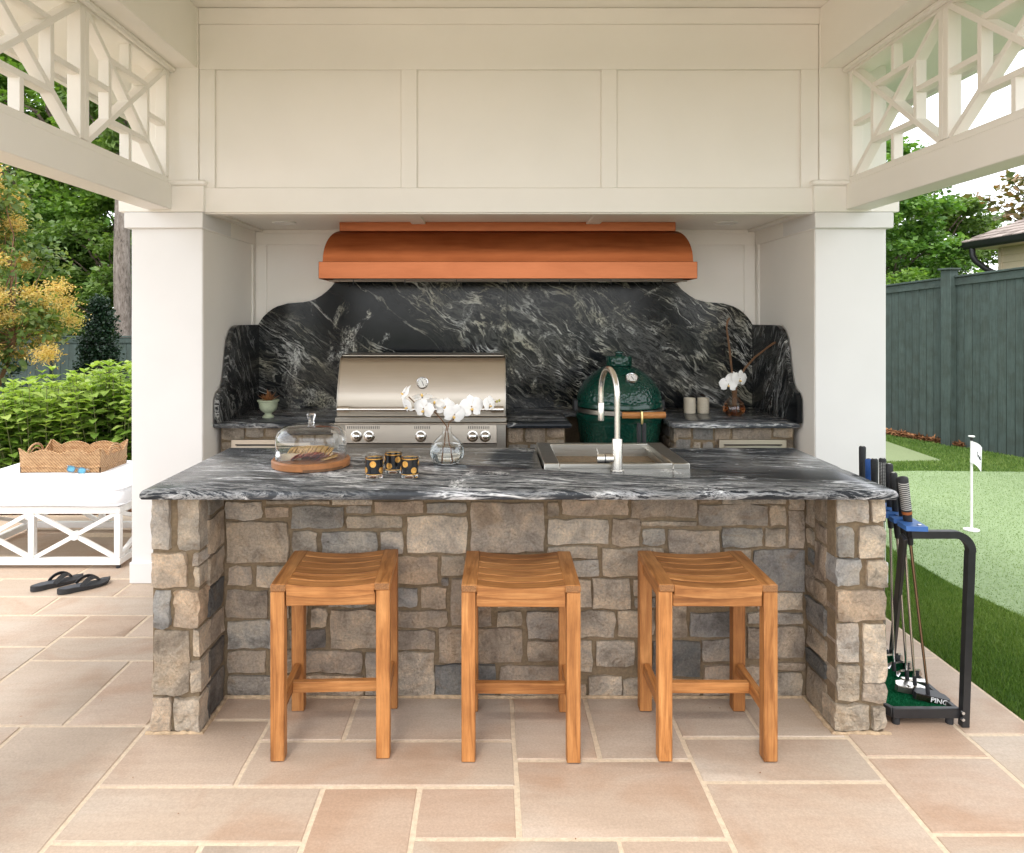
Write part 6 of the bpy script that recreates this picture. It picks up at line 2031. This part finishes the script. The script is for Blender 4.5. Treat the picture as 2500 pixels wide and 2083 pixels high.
# smoke bush with orange plumes
sbx, sby = -5.28, 7.55
sb = thing('smoke_bush', 'smoke bush with feathery orange plumes and round green leaves on the left', 'shrub', (sbx, sby, ground_z(sbx, sby)))
cen = ellipsoid_points(44, (sbx, sby, 1.95), (.80, .65, 1.25), .45)
cen = cen[cen[:, 2] > .85]
m = MB()
st_ = Vector((sbx - .25, sby + .1, ground_z(sbx, sby) - .03))
for dx_, z_ in ((-.35, 1.0), (.05, 1.15), (.42, 1.35)):
    kn_ = Vector((sbx + dx_, sby + random.uniform(-.1, .1), z_))
    limb(m, st_, kn_, .032, .018, .1)
    for c in cen:
        if abs(c[0] - kn_.x) < .34 and c[2] > z_ - .2:
            limb(m, kn_, c, .010, .003, .14, 6)
m.build('trunk', 'branch', sb)
Cs = clump_points(cen, np.tile(np.array([[.27, .25, .22]]), (len(cen), 1)), 150)
n = len(Cs)
Ls = RNG.uniform(.045, .085, n)
leaf_mesh('foliage', 'leaf_smoke', sb, Cs, rand_dirs(n, .5, .1), RNG.normal(size=(n, 3)) * .5 + (0, -.3, 1), Ls, Ls * .85, 'ovate')
for c in cen[RNG.permutation(len(cen))].repeat(3, axis=0)[:110]:
    pc_ = c + RNG.normal(0, .13, 3) + (0, -.20, .06)
    n = 420
    Cq = pc_ + RNG.normal(size=(n, 3)) * (.060, .06, .046)
    leaf_mesh('plume', 'plume', sb, Cq, rand_dirs(n, .8), RNG.normal(size=(n, 3)), RNG.uniform(.02, .05, n), RNG.uniform(.008, .016, n), 'diamond')

# dark holly cone
hx, hy = -4.80, 9.0
hl_ = thing('holly_shrub', 'dark green cone shaped holly in front of the left fence', 'shrub', (hx, hy, ground_z(hx, hy)))
zb = ground_z(hx, hy)
m = MB()
limb(m, (hx, hy, zb - .03), (hx, hy, 1.4), .035, .01, .02)
pts_c, pts_r = [], []
for k in range(120):
    t_ = RNG.random() ** .8
    z = zb + .15 + (1.62 - zb) * t_
    r_ = .40 * (1 - t_) ** .75 + .04
    a = RNG.uniform(0, 2 * PI)
    q = r_ * RNG.uniform(.55, 1.05)
    pts_c.append((hx + q * math.cos(a), hy + q * math.sin(a), z))
    pts_r.append((.11, .11, .09))
    if k % 4 == 0: limb(m, (hx, hy, z - .1), pts_c[-1], .008, .003, .05, 4)
m.build('trunk', 'bark', hl_)
Ch = clump_points(pts_c, pts_r, 120)
n = len(Ch)
Lh = RNG.uniform(.028, .05, n)
leaf_mesh('foliage', 'leaf_holly', hl_, Ch, rand_dirs(n, .7), RNG.normal(size=(n, 3)) * .7 + (0, 0, .8), Lh, Lh * .6, 'diamond')
hx2 = -6.35
h2 = thing('holly_shrub', 'dark holly mostly hidden under the orange bush', 'shrub', (hx2, 9.3, ground_z(hx2, 9.3)))
Ch = clump_points(ellipsoid_points(60, (hx2, 9.3, .55), (.5, .4, .75), .4), np.tile(np.array([[.12, .12, .1]]), (60, 1)), 110)
n = len(Ch)
Lh = RNG.uniform(.03, .05, n)
leaf_mesh('foliage', 'leaf_holly', h2, Ch, rand_dirs(n, .7), RNG.normal(size=(n, 3)) * .7 + (0, 0, .8), Lh, Lh * .6, 'diamond')
m = MB()
limb(m, (hx2, 9.3, ground_z(hx2, 9.3) - .03), (hx2, 9.3, 1.0), .03, .01, .03)
m.build('trunk', 'bark', h2)

# hydrangea hedge: upright stems with pairs of broad leaves
def hydrangea(x, y, r, h, nst, label):
    hdr = thing('hydrangea_shrub', label, 'shrub', (x, y, 0), 'hydrangeas in the left bed')
    m = MB()
    C, D, N, Ls, new = [], [], [], [], []
    for k in range(nst):
        a, q = random.uniform(0, 2 * PI), r * math.sqrt(random.random())
        bx, by = x + .55 * q * math.cos(a), y + .45 * q * math.sin(a)
        hh = h * (1 - .22 * (q / r) ** 2) * random.uniform(.78, 1.12)
        tip = Vector((x + q * math.cos(a) * 1.05, y + q * math.sin(a) * .85, hh))
        base = Vector((bx, by, 0))
        pts = [base.lerp(tip, t_ / 6) + Vector((math.sin(k + t_) * .008, math.cos(k * 2 + t_) * .008, 0)) for t_ in range(7)]
        m.tube(pts, [.006 - .0006 * t_ for t_ in range(7)], 5)
        node = .10
        az = random.uniform(0, PI)
        while node < 1.0:
            p = base.lerp(tip, node)
            top = node > .93
            for s_ in ((0, PI) if not top else (0, PI / 2, PI, 1.5 * PI)):
                aa = az + s_ + random.uniform(-.25, .25)
                up_ = random.uniform(.5, 1.0) if top else random.uniform(-.12, .4)
                C.append(p)
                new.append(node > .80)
                D.append((math.cos(aa), math.sin(aa), up_))
                N.append((-math.cos(aa) * up_ + random.uniform(-.25, .25), -math.sin(aa) * up_ + random.uniform(-.25, .25), 1))
                Ls.append(random.uniform(.06, .095) if top else random.uniform(.09, .145))
            az += PI / 2
            node += random.uniform(.045, .07)
    m.build('stems', 'green_stem', hdr)['kind'] = 'stuff'
    Ls = np.array(Ls)
    C, D, N, new = np.array(C), np.array(D), np.array(N), np.array(new)
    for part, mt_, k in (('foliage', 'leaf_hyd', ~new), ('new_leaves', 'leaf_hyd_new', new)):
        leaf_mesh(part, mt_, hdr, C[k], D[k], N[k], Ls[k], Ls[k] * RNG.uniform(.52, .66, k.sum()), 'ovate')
for k, (x, y, r, h, nst, lb) in enumerate((
    (-4.45, 6.35, .52, .98, 75, 'leafy hydrangea at the left edge, left of the wicker tray'),
    (-3.85, 6.30, .50, 1.04, 80, 'leafy hydrangea right behind the wicker tray'),
    (-3.25, 6.35, .50, 1.10, 80, 'leafy hydrangea beside the white column'),
    (-4.15, 6.85, .55, 1.00, 70, 'leafy hydrangea in the second row under the orange bush'),
    (-3.45, 6.90, .55, 1.12, 80, 'leafy hydrangea in the second row below the dark holly'),
    (-2.70, 6.60, .5, 1.08, 60, 'leafy hydrangea mostly hidden behind the white column'),
    (-5.05, 6.55, .5, .95, 60, 'leafy hydrangea beyond the left edge of the ottoman'))):
    hydrangea(x, y, r, h, nst, lb)

# right-hand trees beyond the fence
TR = 'trees behind the right fence'
tree('maple_tree', 'mid green maple standing over the right fence beside the column', 8.1, 15.5, 5.6, 3.2, (1.75, 1.5, 2.1), 120, 210, 'leaf_maple', .125, .11, group=TR, clump_r=.42, shell=.3)
tree('maple_tree', 'paler yellow green tree between the maple and the brown roof', 11.7, 19.5, 6, 3.4, (2.1, 1.6, 2.0), 90, 210, 'leaf_light', .13, .10, group=TR, clump_r=.45)
tree('understory_tree', 'low feathery light green shrub at the fence foot beside the column', 6.35, 13.6, 2.6, 1.75, (.75, .6, .75), 30, 200, 'leaf_light', .09, .04, group=TR, clump_r=.26, droop=.6)
tree('understory_tree', 'dark leafy shrub under the maple just over the right fence', 7.5, 14.0, 2.5, 1.5, (1.4, .7, 1.0), 50, 200, 'leaf_mid', .10, .05, group=TR, clump_r=.32)
tree('magnolia_tree', 'sparse magnolia with rust backed leaves at the right edge', 12.1, 16.0, 5, 4.2, (1.15, .9, 1.0), 46, 15, 'leaf_magnolia', .20, .05, group=TR, clump_r=.34, shell=.2)
for o in bpy.data.objects:
    if o.parent is None and o.get('kind') is None and o.get('category') is None:
        print('UNTAGGED', o.name, o.type)
